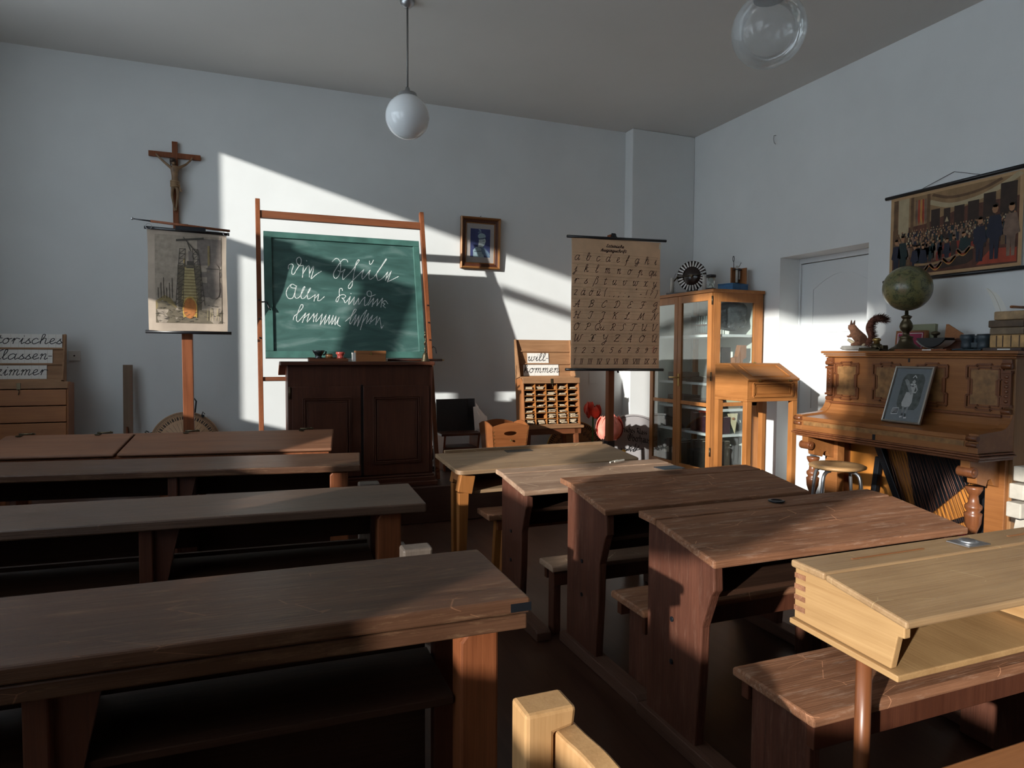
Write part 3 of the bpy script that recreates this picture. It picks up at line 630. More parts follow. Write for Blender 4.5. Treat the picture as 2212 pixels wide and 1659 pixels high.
wl = gw('zimmer'); cards_row('zimmer', .135-sum(wl), .029, wl, .105, tl, Ll, 'letter cards on the closed case', lambda i: '%s in the bottom word on the left letter case' % ORD[i])
# bundles of slips in the compartments of the open case
w = .58; H = .45; nr, ncx = 7, 5
RW = ['bottom', 'second lowest', 'third lowest', 'middle', 'third highest', 'second highest', 'top']; CN = ['leftmost', 'second', 'middle', 'fourth', 'rightmost']
M_slip = plain('paper_slips', (.52, .40, .27), .85, var=.15, vs=40)
for r in range(nr):
    for c in range(ncx):
        if (r*5+c*3) % 7 == 1 and c > 0: continue
        z = .014+(H-.075)*r/nr+.0035; x = -w/2+.014+(w-.028)*(c+.5)/ncx
        n = random.choice((1, 2, 2, 3)) if r > 1 else 4
        m = MB()
        for k in range(n):
            a = random.uniform(-.2, .2); hw = .036*random.uniform(.6, 1); m.M = Matrix.Translation((random.uniform(-.008, .008), random.uniform(-.025, .0), .002+k*.0088)) @ Matrix.Rotation(a, 4, 'Z') @ Matrix.Rotation(random.uniform(-.07, .07), 4, 'Y')
            m.box(-hw, hw, -.06, .05, .0, .0066)
        Mx = MT[tw.name] @ B @ Matrix.Translation((x, .075, z+.002))
        o = link('slip_bundle', m, M_slip); o.matrix_world = Mx
        tag(o, 'bundle of paper letter slips in the %s row, %s compartment of the open case' % (RW[r], CN[c]), 'paper slips', 'paper slip bundles in the open case')
# ---------------------------------------------------------------- ruler and protractors
M_rul = wood('ruler_wood', (.14, .085, .05), (.24, .16, .10), 'Z', .6)
t = thing('board_ruler', 'worn wooden blackboard ruler leaning upright against the back wall', 'ruler', (-.895, 6.20, PZ+.002), 0, rx=-.075)
mk = MB(); mp = lambda a, b_: Vector((a, -.0125, b_))
for k in range(44): mk.stroke([(.018, .03+.02*k), (.031 if k % 5 else .022, .03+.02*k)], mp, .004)
part('blade', MB().box(-.035, .035, -.012, .0, 0, .945), M_rul, t, bev=.002)
part('scale_marks', mk, plain('red_mark', (.22, .04, .03), .7), t)
part('grip', MB().box(-.015, .0, -.03, -.012, .30, .44), M_red, t, bev=.003)
M_prot = plain('protractor_ply', (.50, .30, .17), .55, var=.1, vs=6)
t = thing('protractor', 'round plywood protractor with black scale behind the left map stand', 'protractor', (-.475, 6.20, PZ+.002), 0, 'blackboard protractors', rx=-.10)
R_ = .275; zc = R_
part('disc', MB().lathe([(0, 0), (R_, 0), (R_, .010), (0, .010)], (0, 0, zc), 72, Euler((PI/2, 0, 0)).to_matrix()), M_prot, t)
mp = lambda a, b_: Vector((a, -.0115, zc+b_)); mk = MB()
for k in range(180):
    a = 2*PI*k/180; mk.stroke([((R_-.006)*math.cos(a), (R_-.006)*math.sin(a)), ((R_-.022)*math.cos(a), (R_-.022)*math.sin(a))], mp, .0035)
for k in range(36):
    a = 2*PI*k/36; mk.stroke([(.19*math.cos(a), .19*math.sin(a)), (.07*math.cos(a), .07*math.sin(a))], mp, .0015)
    for s_ in (-.016, 0, .016):
        ca, sa = math.cos(a+s_/.225), math.sin(a+s_/.225); mk.stroke([(.212*ca, .212*sa), (.236*ca, .236*sa)], mp, .006)
for rr in (.07, .245): mk.stroke([(rr*math.cos(i*PI/32), rr*math.sin(i*PI/32)) for i in range(65)], mp, .0025)
part('scale', mk, M_ink, t)
part('handle', MB().tube([(.03, -.012, zc+.24), (.075, -.03, zc+.27), (.085, -.03, zc+.36), (.07, -.03, zc+.385), (.03, -.012, zc+.375)], .007), M_iron, t)
part('clip', MB().cyl((.135, -.012, zc+.235), (.135, -.03, zc+.235), .012).tube([(.125, -.02, zc+.24), (.135, -.03, zc+.27), (.15, -.02, zc+.25)], .004), M_iron, t)
part('clip', MB().tube([(-.25, -.012, zc+.11), (-.28, -.02, zc+.10), (-.30, -.02, zc+.115), (-.29, -.02, zc+.125), (-.27, -.02, zc+.112)], .004), M_iron, t)
t = thing('protractor', 'large half-round wooden protractor marked 10 20 50 behind the open letter case', 'protractor', (3.165, 6.19, PZ+.002), 0, 'blackboard protractors', rx=-.08)
R_ = .335; n = 48
arcp = [(R_*math.cos(PI*i/n), .012+R_*math.sin(PI*i/n)) for i in range(n+1)]
part('plate', MB().prism([(-R_, 0)]+arcp[::-1]+[(R_, 0)], 'xz', -.012, 0), M_case, t)
mp = lambda a, b_: Vector((a, -.0135, .012+b_)); mk = MB()
for k in range(91):
    a = PI*k/90; r0 = R_-.012
    if k % 2: mk.stroke([(r0*math.cos(a), r0*math.sin(a)), ((r0-.03)*math.cos(a), (r0-.03)*math.sin(a))], mp, .010)
    if k % 5 == 0: mk.stroke([((r0-.035)*math.cos(a), (r0-.035)*math.sin(a)), ((r0-.06)*math.cos(a), (r0-.06)*math.sin(a))], mp, .004)
for k in range(1, 18):
    a = PI*(1-k/18); x, y = .235*math.cos(a), .235*math.sin(a)
    word(mk, str(10*k if k < 10 else 180-10*k), x-.022, y-.015, .017, mp, .004, None, .1, .1)
part('scale', mk, M_ink, t)
part('brass_edge', MB().ring([[Vector((r_*math.cos(PI*i/n), y_, .012+r_*math.sin(PI*i/n))) for r_, y_ in ((R_, -.0125), (R_+.004, -.0125), (R_+.004, .0), (R_, .0))] for i in range(n+1)]), plain('yellow_edge', (.62, .40, .08), .4), t)
# ---------------------------------------------------------------- blackboard leaning in its stand (plane y = 5.30 + 0.24 z)
KUR = '-466,223 -463,253 -440,266 -427,250 -439,210 -438,181 -422,184 -407,212 -388,242 -367,273 -364,307 -377,326 -398,310 -399,281 -379,255 -349,259|-347,254 -352,210 -358,156|-353,190 -305,261 -303,163|-300,193 -268,258 -274,204 -290,149 -251,185 -206,217|-322,301 -319,296|-116,302 -91,328 -71,332 -53,310 -47,285 -57,205 -87,163 -106,172 -107,207 -84,248 -54,295 -24,327 5,324 12,306|-70,229 -42,220 -12,245 -31,206 -35,156 -10,177 35,224 71,272 108,324 98,329 82,303 71,261 59,210 47,150 40,109 20,81 8,88 16,113 52,155 92,197 144,250|144,250 127,204 128,166 156,195 198,248|198,248 184,206 189,166 225,185|194,327 195,299 210,302 229,336|230,193 278,257 326,326 343,350 333,347 289,278 251,220 254,169 268,162 304,187 347,240|347,240 323,162|324,172 378,247|378,247 338,150|338,150 374,169 437,203|-411,85 -442,98 -474,63 -487,20 -472,-18 -440,-17 -421,27 -411,80|-442,98 -452,74 -420,66 -404,86|-406,81 -421,12 -413,-16 -386,-6 -352,54 -340,81 -352,73 -371,24 -370,-15 -349,-14 -321,21 -297,66 -303,68 -321,26 -322,-13 -308,-17 -261,18|-261,18 -272,-36|-267,-16 -233,24|-233,24 -244,-30|-244,-30 -225,-29 -189,4|-41,61 -45,78 -62,75 -68,45 -69,6 -85,-34 -97,-30 -89,-5 -59,21 -30,27 -17,13 -31,-3 -50,-1|-50,-1 -32,-18 -23,-42 1,-16 22,14|22,14 5,-56 55,10|55,10 48,-59 89,1|89,1 87,-53 117,-13 143,13|143,13 135,-52 150,-56 181,-15 198,40 189,65 165,59 163,29 187,20 232,37|26,40 29,36|164,-58 216,6|216,6 198,-67|201,-55 251,2|251,2 238,-59|238,-59 291,9|291,9 272,-70|333,-38 310,-11 289,-32 308,-41 292,-57 311,-74|-438,-194 -430,-165 -403,-141 -365,-96 -360,-72 -374,-70 -393,-112 -413,-174 -409,-205 -395,-202 -339,-134|-339,-134 -369,-214|-359,-182 -312,-138|-312,-138 -332,-210 -275,-137|-275,-137 -282,-207|-281,-181 -247,-136|-247,-136 -263,-207 -210,-140|-210,-140 -230,-232|-230,-232 -178,-144|-178,-144 -197,-227 -150,-148|-150,-148 -162,-226 -122,-148|-122,-148 -139,-228 -99,-152|-99,-152 -113,-230 -75,-161|-75,-161 -92,-220 -69,-239|-27,-197 10,-164 50,-124 65,-98 51,-96 25,-149 8,-203 17,-215 64,-138|64,-138 41,-227|41,-227 87,-147|87,-147 69,-236|69,-236 107,-152|107,-152 153,-96 131,-146 92,-265|114,-201 166,-125|166,-125 143,-213|153,-200 200,-139|200,-139 172,-214|182,-199 238,-148|238,-148 220,-223|220,-223 258,-158|258,-158 268,-252|268,-252 286,-224'
t = thing('blackboard', 'green blackboard with white chalk handwriting in a tall wooden stand', 'blackboard', (.79, 5.37, PZ))
th = math.atan(.24); BM = Matrix.Translation((.79, 5.30+.24*1.8, 1.8)) @ Matrix.Rotation(-th, 4, 'X'); cs = math.cos(th)
M_boardf = plain('green_board_frame', (.045, .120, .100), .5, var=.25, vs=9)
m, nt, b = newmat('chalkboard_green'); M_board = m; L_ = nt.links.new
tc = nd(nt, 'ShaderNodeTexCoord'); mpn = nd(nt, 'ShaderNodeMapping'); mpn.inputs['Scale'].default_value = (1.2, 1, 4.5); mpn.inputs['Rotation'].default_value = (0, .12, 0)
nz = nd(nt, 'ShaderNodeTexNoise'); nz.inputs['Scale'].default_value = 2.2; nz.inputs['Detail'].default_value = 7; nz.inputs['Distortion'].default_value = 1.2
L_(tc.outputs['Object'], mpn.inputs['Vector']); L_(mpn.outputs['Vector'], nz.inputs['Vector'])
r = ramp(nt, [(.35, (.026, .072, .062)), (.55, (.042, .105, .092)), (.75, (.13, .20, .185))]); L_(nz.outputs['Fac'], r.inputs['Fac']); L_(r.outputs['Color'], b.inputs['Base Color']); b.inputs['Roughness'].default_value = .55
def bm_(f): m = MB(); m.M = BM; f(m); return m
def Z(z): return (z-1.8)/cs
for xa, xb in ((-.70, -.664), (.664, .70)):
    part('post', bm_(lambda m: m.box(xa, xb, -.022, .022, Z(PZ)+.005, Z(2.59))), M_red, t, world=True, bev=.003)
part('top_rail', bm_(lambda m: m.box(-.664, .664, -.012, .012, Z(2.435), Z(2.497))), M_redX, t, world=True, bev=.002)
part('lower_rail', bm_(lambda m: m.box(-.664, .664, -.010, .014, Z(1.12), Z(1.15))), M_redX, t, world=True, bev=.002)
zb, zt, hw = Z(1.298), Z(2.325), .643
part('surface', bm_(lambda m: m.box(-hw+.05, hw-.05, .004, .018, zb+.04, zt-.04)), M_board, t, world=True)
fr = part('board_frame', bm_(lambda m: m.box(-hw, hw, -.012, .022, zt-.052, zt).box(-hw, hw, -.012, .022, zb, zb+.055).box(-hw, -hw+.062, -.012, .022, zb+.055, zt-.052).box(hw-.055, hw, -.012, .022, zb+.055, zt-.052)), M_boardf, t, world=True, bev=.003)
ck = MB(); ck.M = BM
for s_ in KUR.split('|'):
    pts = [tuple(int(v)/1000 for v in p.split(',')) for p in s_.split()]
    pts = [(x+.01, z/cs) for x, z in pts]
    ck.stroke(smoothpts(pts, 4), lambda a, b_: Vector((a, .0025, b_)), .0058)
M_chalk, nt, b = newmat('chalk'); b.inputs['Roughness'].default_value = .9
tc = nd(nt, 'ShaderNodeTexCoord'); nz = nd(nt, 'ShaderNodeTexNoise'); nz.inputs['Scale'].default_value = 90; r = ramp(nt, [(.35, (.34, .42, .40)), (.6, (.74, .76, .74))])
nt.links.new(tc.outputs['Object'], nz.inputs['Vector']); nt.links.new(nz.outputs['Fac'], r.inputs['Fac']); nt.links.new(r.outputs['Color'], b.inputs['Base Color'])
part('chalk_writing', ck, M_chalk, t, world=True, label='white chalk handwriting in old German script')
for sx in (-1, 1):
    pg = bm_(lambda m: [m.cyl((sx*.682, -.022, z), (sx*.682, -.034, z), .006, n=8) for z in (Z(1.45), Z(1.6), Z(1.75))])
    part('peg_row', pg, M_iron, t, world=True)
part('side_hook', bm_(lambda m: m.tube([(.70, 0, Z(1.38)), (.715, 0, Z(1.40)), (.735, 0, Z(1.385)), (.74, 0, Z(1.34))], .004)), M_iron, t, world=True)
part('side_hook', bm_(lambda m: m.tube([(-.664, -.01, Z(1.74)), (-.63, -.02, Z(1.74)), (-.61, -.03, Z(1.69)), (-.60, -.03, Z(1.67))], .006)), M_iron, t, world=True)

# ---------------------------------------------------------------- teacher's desk
t = thing('teacher_desk', 'massive dark brown panelled desk with two doors in front of the blackboard', 'desk', (.84, 5.43, PZ))
x0, x1, y0, y1 = .288, 1.385, 5.205, 5.52
part('body', MB().box(x0, x1, y0, y1, PZ+.07, 1.246), M_dark, t, world=True, bev=.003)
part('plinth', MB().box(x0-.02, x1+.02, y0-.02, y1, PZ, PZ+.075).box(x0-.035, x1+.035, y0-.035, y1, PZ, PZ+.04).box(x0-.012, x1+.012, y0-.012, y1, PZ+.075, PZ+.095), M_darkX, t, world=True, bev=.006)
part('ledge', MB().box(.236, 1.395, 5.165, 5.36, 1.248, 1.276), M_darkX, t, world=True, bev=.006)
part('sloping_top', MB().hexa([(.236, 5.362, 1.246), (1.395, 5.362, 1.246), (1.395, 5.54, 1.165), (.236, 5.54, 1.165)], [(.236, 5.362, 1.272), (1.395, 5.362, 1.272), (1.395, 5.545, 1.188), (.236, 5.545, 1.188)]), M_redX, t, world=True, bev=.003)
for a, b_ in ((x0+.03, .818), (.838, x1-.03)):
    dz0, dz1 = PZ+.105, 1.088
    d = part('door', MB().box(a, b_, y0-.012, y0, dz0, dz1), M_dark, t, world=True, bev=.003)
    pm = MB(); A, B_, C, D_ = a+.075, b_-.075, dz0+.09, dz1-.085
    for k, (off, yy) in enumerate(((0, .018), (.012, .021), (.030, .016))):
        mould(pm, [(A+off, y0-yy, C+off), (B_-off, y0-yy, C+off), (B_-off, y0-yy, D_-off), (A+off, y0-yy, D_-off)], .008)
    part('door_moulding', pm, M_dark, d, world=True, bev=.002)
    part('door_panel', MB().box(A+.035, B_-.035, y0-.018, y0-.012, C+.035, D_-.035), M_dark, d, world=True, bev=.004)
part('centre_post', MB().box(.82, .836, y0-.006, y0, PZ+.1, 1.1), M_black, t, world=True)
hg = MB()
for z in (.62, 1.0): hg.cyl((x0+.012, y0-.010, z), (x0+.012, y0-.010, z+.09), .008, n=10)
part('hinge', hg, M_bronze, t, world=True)
# things on the teacher's desk (top at z = 1.276)
ZD = 1.2765
t = thing('ink_tray', 'small reddish wooden inkstand tray on the front ledge of the big desk', 'tray', (.585, 5.27, ZD))
part('base', MB().box(-.145, .145, -.05, .05, 0, .022), M_redX, t, bev=.003)
part('rim', MB().box(-.145, .145, .042, .05, .022, .03), M_redX, t, bev=.002)
t = thing('ink_cup', 'dark glass ink cup with a small handle, left on the inkstand tray', 'ink cup', (.515, 5.27, ZD+.0225))
part('cup', MB().lathe([(0, 0), (.03, 0), (.032, .006), (.022, .012), (.03, .03), (.043, .05), (.047, .062), (.043, .062), (.036, .045), (0, .03)], n=24), plain('dark_glass', (.02, .025, .025), .1, spec=.8), t)
part('handle', MB().tube([(.034, 0, .026), (.052, 0, .035), (.056, 0, .055)], .006), M_ink, t)
t = thing('inkwell', 'short amber inkwell in the middle of the inkstand tray', 'inkwell', (.592, 5.265, ZD+.0225))
part('jar', MB().lathe([(0, 0), (.027, 0), (.027, .026), (.024, .03), (0, .03)], n=20), plain('amber_glass', (.30, .13, .05), .15), t)
part('lid', MB().lathe([(0, .03), (.026, .03), (.026, .036), (0, .037)], n=20), M_bronze, t)
t = thing('inkwell', 'red glass inkwell at the right end of the inkstand tray', 'inkwell', (.678, 5.27, ZD+.0225))
part('jar', MB().lathe([(0, 0), (.03, 0), (.026, .01), (.026, .03), (.035, .034), (.035, .05), (.03, .05), (0, .028)], n=20), plain('red_ink_glass', (.30, .05, .04), .1), t)
t = thing('pencil_box', 'wooden box with a small clasp on the big desk, right of the inkstand', 'box', (.905, 5.28, ZD), -.02)
part('body', MB().box(-.114, .114, -.05, .05, 0, .058), M_orange, t, bev=.002)
part('lid', MB().box(-.116, .116, -.052, .052, .0585, .083), M_orange, t, bev=.003)
part('clasp', MB().box(-.006, .006, -.055, -.052, .05, .074), M_brass, t)
part('paper_bundle', MB().box(-.138, -.1165, -.045, .03, .0, .068), M_card, t)
t = thing('hand_bell', 'brass hand bell with a twisted handle at the right end of the big desk', 'bell', (1.342, 5.27, ZD))
part('bell', MB().lathe([(.036, 0), (.034, .006), (.027, .022), (.021, .05), (.016, .066), (.006, .074), (0, .075), (0, .06), (.012, .06), (.018, .04), (.03, .004)], n=28), M_bronze, t)
hb = MB().lathe([(.004, .072), (.008, .085), (.006, .095), (.010, .105), (.006, .115)], n=12)
hb.tube([(.006*math.cos(k*1.2), .006*math.sin(k*1.2), .115+.011*k) for k in range(11)], .006, 6).sphere((0, 0, .232), .009, 10, 8)
part('handle', hb, M_bronze, t)
t = thing('pointer_rod', 'dark wooden rod lying along the right edge of the big desk, its tip sticking out', 'pointer', (1.25, 5.30, ZD+.011), -.12)
part('rod', MB().cyl((-.2, 0, 0), (.235, 0, 0), .010), M_darkX, t)
part('tip', MB().cyl((.235, 0, 0), (.25, 0, 0), .005), M_brass, t)

# ---------------------------------------------------------------- framed portrait on the back wall
t = thing('framed_portrait', 'small gilt and dark framed blue portrait print on the back wall', 'picture', (2.165, YB-.013, 2.425), 0, rx=.045)
pw, ph = .205, .250
def frame_rings(prof, pw, ph):
    m = MB(); R = []
    for sx, sz in ((-1, -1), (1, -1), (1, 1), (-1, 1)): R.append([Vector((sx*(pw-a), -b_, sz*(ph-a))) for a, b_ in prof])
    R.append(R[0]); m.ring(R, cap=False); return m
M_gilt = plain('gilt_wood', (.27, .115, .036), .34, .25)
part('outer_moulding', frame_rings([(0, .0), (0, .032), (.008, .04), (.018, .036), (.024, .024), (.024, 0)], pw, ph), M_gilt, t)
part('dark_moulding', frame_rings([(.024, .0), (.024, .025), (.036, .02), (.046, .022), (.052, .014), (.052, 0)], pw, ph), M_dark, t, label='dark inner moulding')
part('gilt_slip', frame_rings([(.052, 0), (.052, .015), (.058, .017), (.062, .010), (.062, 0)], pw, ph), M_gilt, t)
part('mat', MB().box(-pw+.062, pw-.062, -.009, -.004, -ph+.062, ph-.062), plain('grey_mat', (.34, .31, .29), .9), t)
PMs = [plain('print_%d' % i, c, .7, var=.15, vs=40) for i, c in enumerate([(.035, .045, .13), (.26, .36, .40), (.10, .16, .24), (.42, .50, .50), (.015, .02, .06)])]
pc = MB(); l = [0]
def pf(x, y): return Vector((-.102+.205*x, -.0095-.0002*l[0], -.135+.275*y))
pc.mat(0).poly([pf(0, 0), pf(1, 0), pf(1, 1), pf(0, 1)]); l[0] += 1
pc.mat(1).poly([pf(*p) for p in ((.15, 0), (.70, 0), (.66, .16), (.5, .34), (.28, .36), (.14, .24))]); l[0] += 1
pc.mat(2).poly([pf(*p) for p in ((.60, .12), (.9, .0), (1, 0), (1, .14), (.7, .35), (.52, .36))]); pc.mat(4).stroke([(.2, .19), (.6, .22)], pf, .02); pc.mat(3).stroke([(.72, .3), (.98, .06)], pf, .02); l[0] += 1
pc.mat(3).poly([pf(*p) for p in ((.38, .36), (.62, .36), (.72, .45), (.78, .58), (.74, .68), (.42, .68), (.42, .55))]); l[0] += 1
pc.mat(1).disc(pf, .57, .74, .2, .11, 14); pc.mat(4).stroke([(.42, .64), (.78, .69)], pf, .035); pc.mat(4).stroke([(.6, .57), (.72, .58)], pf, .012); pc.mat(4).stroke([(.62, .47), (.72, .475)], pf, .012); l[0] += 1
pc.mat(2).poly([pf(*p) for p in ((.45, .82), (.5, .98), (.42, .9), (.36, .86))]); pc.mat(1).stroke(smoothpts([(.52, .84), (.5, .95), (.42, .97)], 4), pf, .03)
part('print', pc, PMs, t)
part('nail', MB().cyl((0, 0, ph+.01), (0, -.02, ph+.012), .003, n=8), M_iron, t)

# ---------------------------------------------------------------- little bench with a slate, papers
t = thing('slate_stand', 'small dark wooden stand with shelf, right of the big desk', 'stand', (1.80, 5.88, PZ))
part('top', MB().box(-.195, .19, -.16, .12, .315, .335), M_darkX, t, bev=.004)
part('shelf', MB().box(-.165, .145, -.13, .11, .19, .205), M_darkX, t, bev=.002)
for sx in (-.17, .15): part('side', MB().prism([(-.14, 0), (-.10, .1), (-.12, .2), (-.15, .315), (.11, .315), (.11, 0)], 'yz', sx, sx+.018), M_red, t, bev=.002)
part('bottom_board', MB().box(-.165, .145, -.10, .11, .03, .045), M_darkX, t)
t = thing('slate_board', 'black square slate leaning on the small dark stand', 'slate', (1.80, 5.93, PZ+.337), 0, rx=-.10)
part('slab', MB().box(-.18, .19, 0, .012, 0, .295), M_slate, t, bev=.002)
part('edge_tape', MB().box(.12, .19, -.002, -.0005, .10, .295), M_black, t)
t = thing('paper_sheet', 'curled white paper sheet lying against the right edge of the black slate', 'paper', (1.975, 5.83, PZ+.337))
part('sheet', MB().grid(8, 8, lambda u, v: Vector((-.035+.15*u, -.03+.04*u+.05*v, .004+.22*v*(1-.35*u)+.02*math.sin(u*5)))), M_card, t)
part('loose_strip', MB().grid(4, 8, lambda u, v: Vector((.0+.03*u, .01+.045*v, .17+.09*v-.04*u))), M_card, t)
t = thing('desk_globe_stand', 'small dark turned stand on the floor of the platform left of the slate', 'stand', (1.535, 5.84, PZ))
part('foot', MB().lathe([(0, 0), (.06, 0), (.055, .02), (.02, .04), (.018, .09), (.03, .11), (.03, .18), (.02, .20), (0, .20)], n=20), M_iron, t)
part('knob', MB().lathe([(0, .20), (.02, .20), (.022, .22), (0, .235)], n=16), M_iron, t)

# ---------------------------------------------------------------- waste paper box
t = thing('waste_basket', 'orange wooden waste paper box with a hand hole, between the slate and the letter case', 'waste basket', (2.115, 5.52, PZ), .0)
M_bask = wood('basket_ply', (.20, .062, .018), (.36, .13, .042), 'X', .5, spec=.25)
tw_, bw_, hh = .172, .13, .425
def side(m, ang, hole):
    m.M = Matrix.Rotation(ang, 4, 'Z')
    top = [(-tw_+2*tw_*i/12, hh+.035*math.sin(PI*i/12)) for i in range(13)]
    if not hole:
        pts = [(-bw_, 0), (bw_, 0)]+top[::-1]
        f = lambda p, o: (p[0], -(bw_+(tw_-bw_)*p[1]/hh)+o, p[1])
        n = len(pts); m.add([f(p, 0) for p in pts]+[f(p, .01) for p in pts], [list(range(n))[::-1], list(range(n, 2*n))]+[(i, (i+1) % n, n+(i+1) % n, n+i) for i in range(n)])
    else:
        outer = [(-bw_, 0), (bw_, 0), (tw_*.93, hh*.8)]+[top[12-i] for i in range(13)]+[(-tw_*.93, hh*.8)]
        f = lambda p, o: (p[0], -(bw_+(tw_-bw_)*p[1]/hh)+o, p[1])
        N = 32; ctr = (0, hh*.86); R1, R2 = [], []
        def rayhit(a):
            d = (math.cos(a), math.sin(a)); best = None
            for i in range(len(outer)):
                p, q = outer[i], outer[(i+1) % len(outer)]; ex, ez = q[0]-p[0], q[1]-p[1]; den = d[0]*ez-d[1]*ex
                if abs(den) < 1e-9: continue
                tt = ((p[0]-ctr[0])*ez-(p[1]-ctr[1])*ex)/den; uu = ((p[0]-ctr[0])*d[1]-(p[1]-ctr[1])*d[0])/den
                if tt > 0 and -1e-6 <= uu <= 1+1e-6 and (best is None or tt < best): best = tt
            return (ctr[0]+d[0]*best, ctr[1]+d[1]*best)
        angs = sorted([2*PI*i/N for i in range(N)]+[math.atan2(p[1]-ctr[1], p[0]-ctr[0]) % (2*PI) for p in outer[:3]+outer[-1:]])
        o_ = [rayhit(a) for a in angs]; i_ = [(ctr[0]+.06*math.cos(a), ctr[1]+.019*math.sin(a)) for a in angs]
        m.ring([[f(p, 0) for p in o_], [f(p, 0) for p in i_], [f(p, .01) for p in i_], [f(p, .01) for p in o_], [f(p, 0) for p in o_]], cap=False)
for k in range(4):
    m = MB(); side(m, k*PI/2, k in (0, 2)); part('side_panel', m, M_bask, t)
part('base_board', MB().box(-bw_, bw_, -bw_, bw_, .002, .014), M_bask, t)
m = MB(); m.cyl((0, -.176, hh*.72), (0, -.182, hh*.72), .009)
for sx in (-1, 1):
    for k in range(12):
        z = .03+.032*k; x = sx*((bw_+(tw_-bw_)*z/hh)-.012); y = -(bw_+(tw_-bw_)*z/hh); m.cyl((x, y+.001, z), (x, y-.003, z), .0035, n=8)
part('nail_heads', m, M_brass, t)

# ---------------------------------------------------------------- paper flowers and club sign
def petal(m, c, size, az, el, curl, seed):
    rnd = random.Random(seed); ph_ = rnd.uniform(0, 6)
    R = Matrix.Rotation(az, 3, 'Z') @ Matrix.Rotation(-el, 3, 'Y'); c = Vector(c)
    def f(u, v):
        a = (u-.5)*1.5*(.4+.6*math.sin(PI*min(1, v*.8+.15))); ru = .012*math.sin(9*u+ph_)*v
        p = Vector((size*v*math.cos(curl*v)+ru, size*math.sin(a)*.75, size*v*math.sin(curl*v)*.8+ru+size*.25*(u-.5)**2))
        return c+R @ p
    m.grid(8, 7, f); return m
M_pink = plain('pink_crepe', (.86, .27, .20), .8, var=.25, vs=14)
M_redc = plain('red_crepe', (.62, .06, .03), .8, var=.25, vs=14)
M_yel = plain('yellow_crepe', (.75, .42, .04), .8)
def rose(m, c, r, n, seed):
    """ball of overlapping ruffled crepe petals"""
    rnd = random.Random(seed); c = Vector(c)
    for k in range(n):
        lv = k/n; rr = r*(1-.62*lv); az = k*2.4; tilt = .15+1.05*lv
        R = Matrix.Rotation(az, 3, 'Z') @ Matrix.Rotation(-tilt, 3, 'Y'); ph_ = rnd.uniform(0, 6); w_ = 1.25-.35*lv; op = rnd.uniform(.02, .34)
        def f(u, v):
            a = (u-.5)*w_*(.45+.75*math.sin(PI*min(1, v*.75+.1))); e = -1.15+2.0*v
            q = rr*(1+op*v*v+.07*math.sin(11*u+ph_)*v*v+.05*math.sin(5*u+ph_)*v)
            return c+R @ Vector((q*math.cos(e)*math.cos(a), q*math.cos(e)*math.sin(a), q*math.sin(e)*(.95+.05*math.sin(9*u+ph_))))
        m.grid(9, 8, f)
    return m
t = thing('paper_flower', 'big pink crepe paper rose behind the post of the alphabet chart', 'paper flower', (3.315, 5.76, PZ))
part('petals', rose(MB(), (0, 0, .31), .130, 34, 3), M_pink, t)
part('stem', MB().tube([(0, 0, .002), (.01, .0, .10), (0, 0, .22)], .012), plain('flower_stem', (.05, .16, .03), .7), t)
t = thing('paper_flower', 'smaller red crepe paper flower above and left of the big pink one', 'paper flower', (3.235, 5.94, PZ))
part('petals', rose(MB(), (0, 0, .46), .075, 22, 8), M_redc, t)
m = MB()
for k in range(3): petal(m, (-.05, 0, .45), .12, PI+.5*k-.4, 1.0+.2*k, .5, 70+k)
part('outer_petals', m, M_redc, t)
part('stem', MB().tube([(0, 0, .002), (0, .0, .2), (0, 0, .42)], .008), plain('flower_stem2', (.05, .16, .03), .7), t)
t = thing('paper_flower', 'yellow crepe paper leaves at the foot of the alphabet chart stand', 'paper flower', (3.31, 5.60, PZ))
m = MB()
for k in range(7): petal(m, (0, 0, .03), .12, k*.95, .5, .4, 80+k)
part('petals', m, M_yel, t)
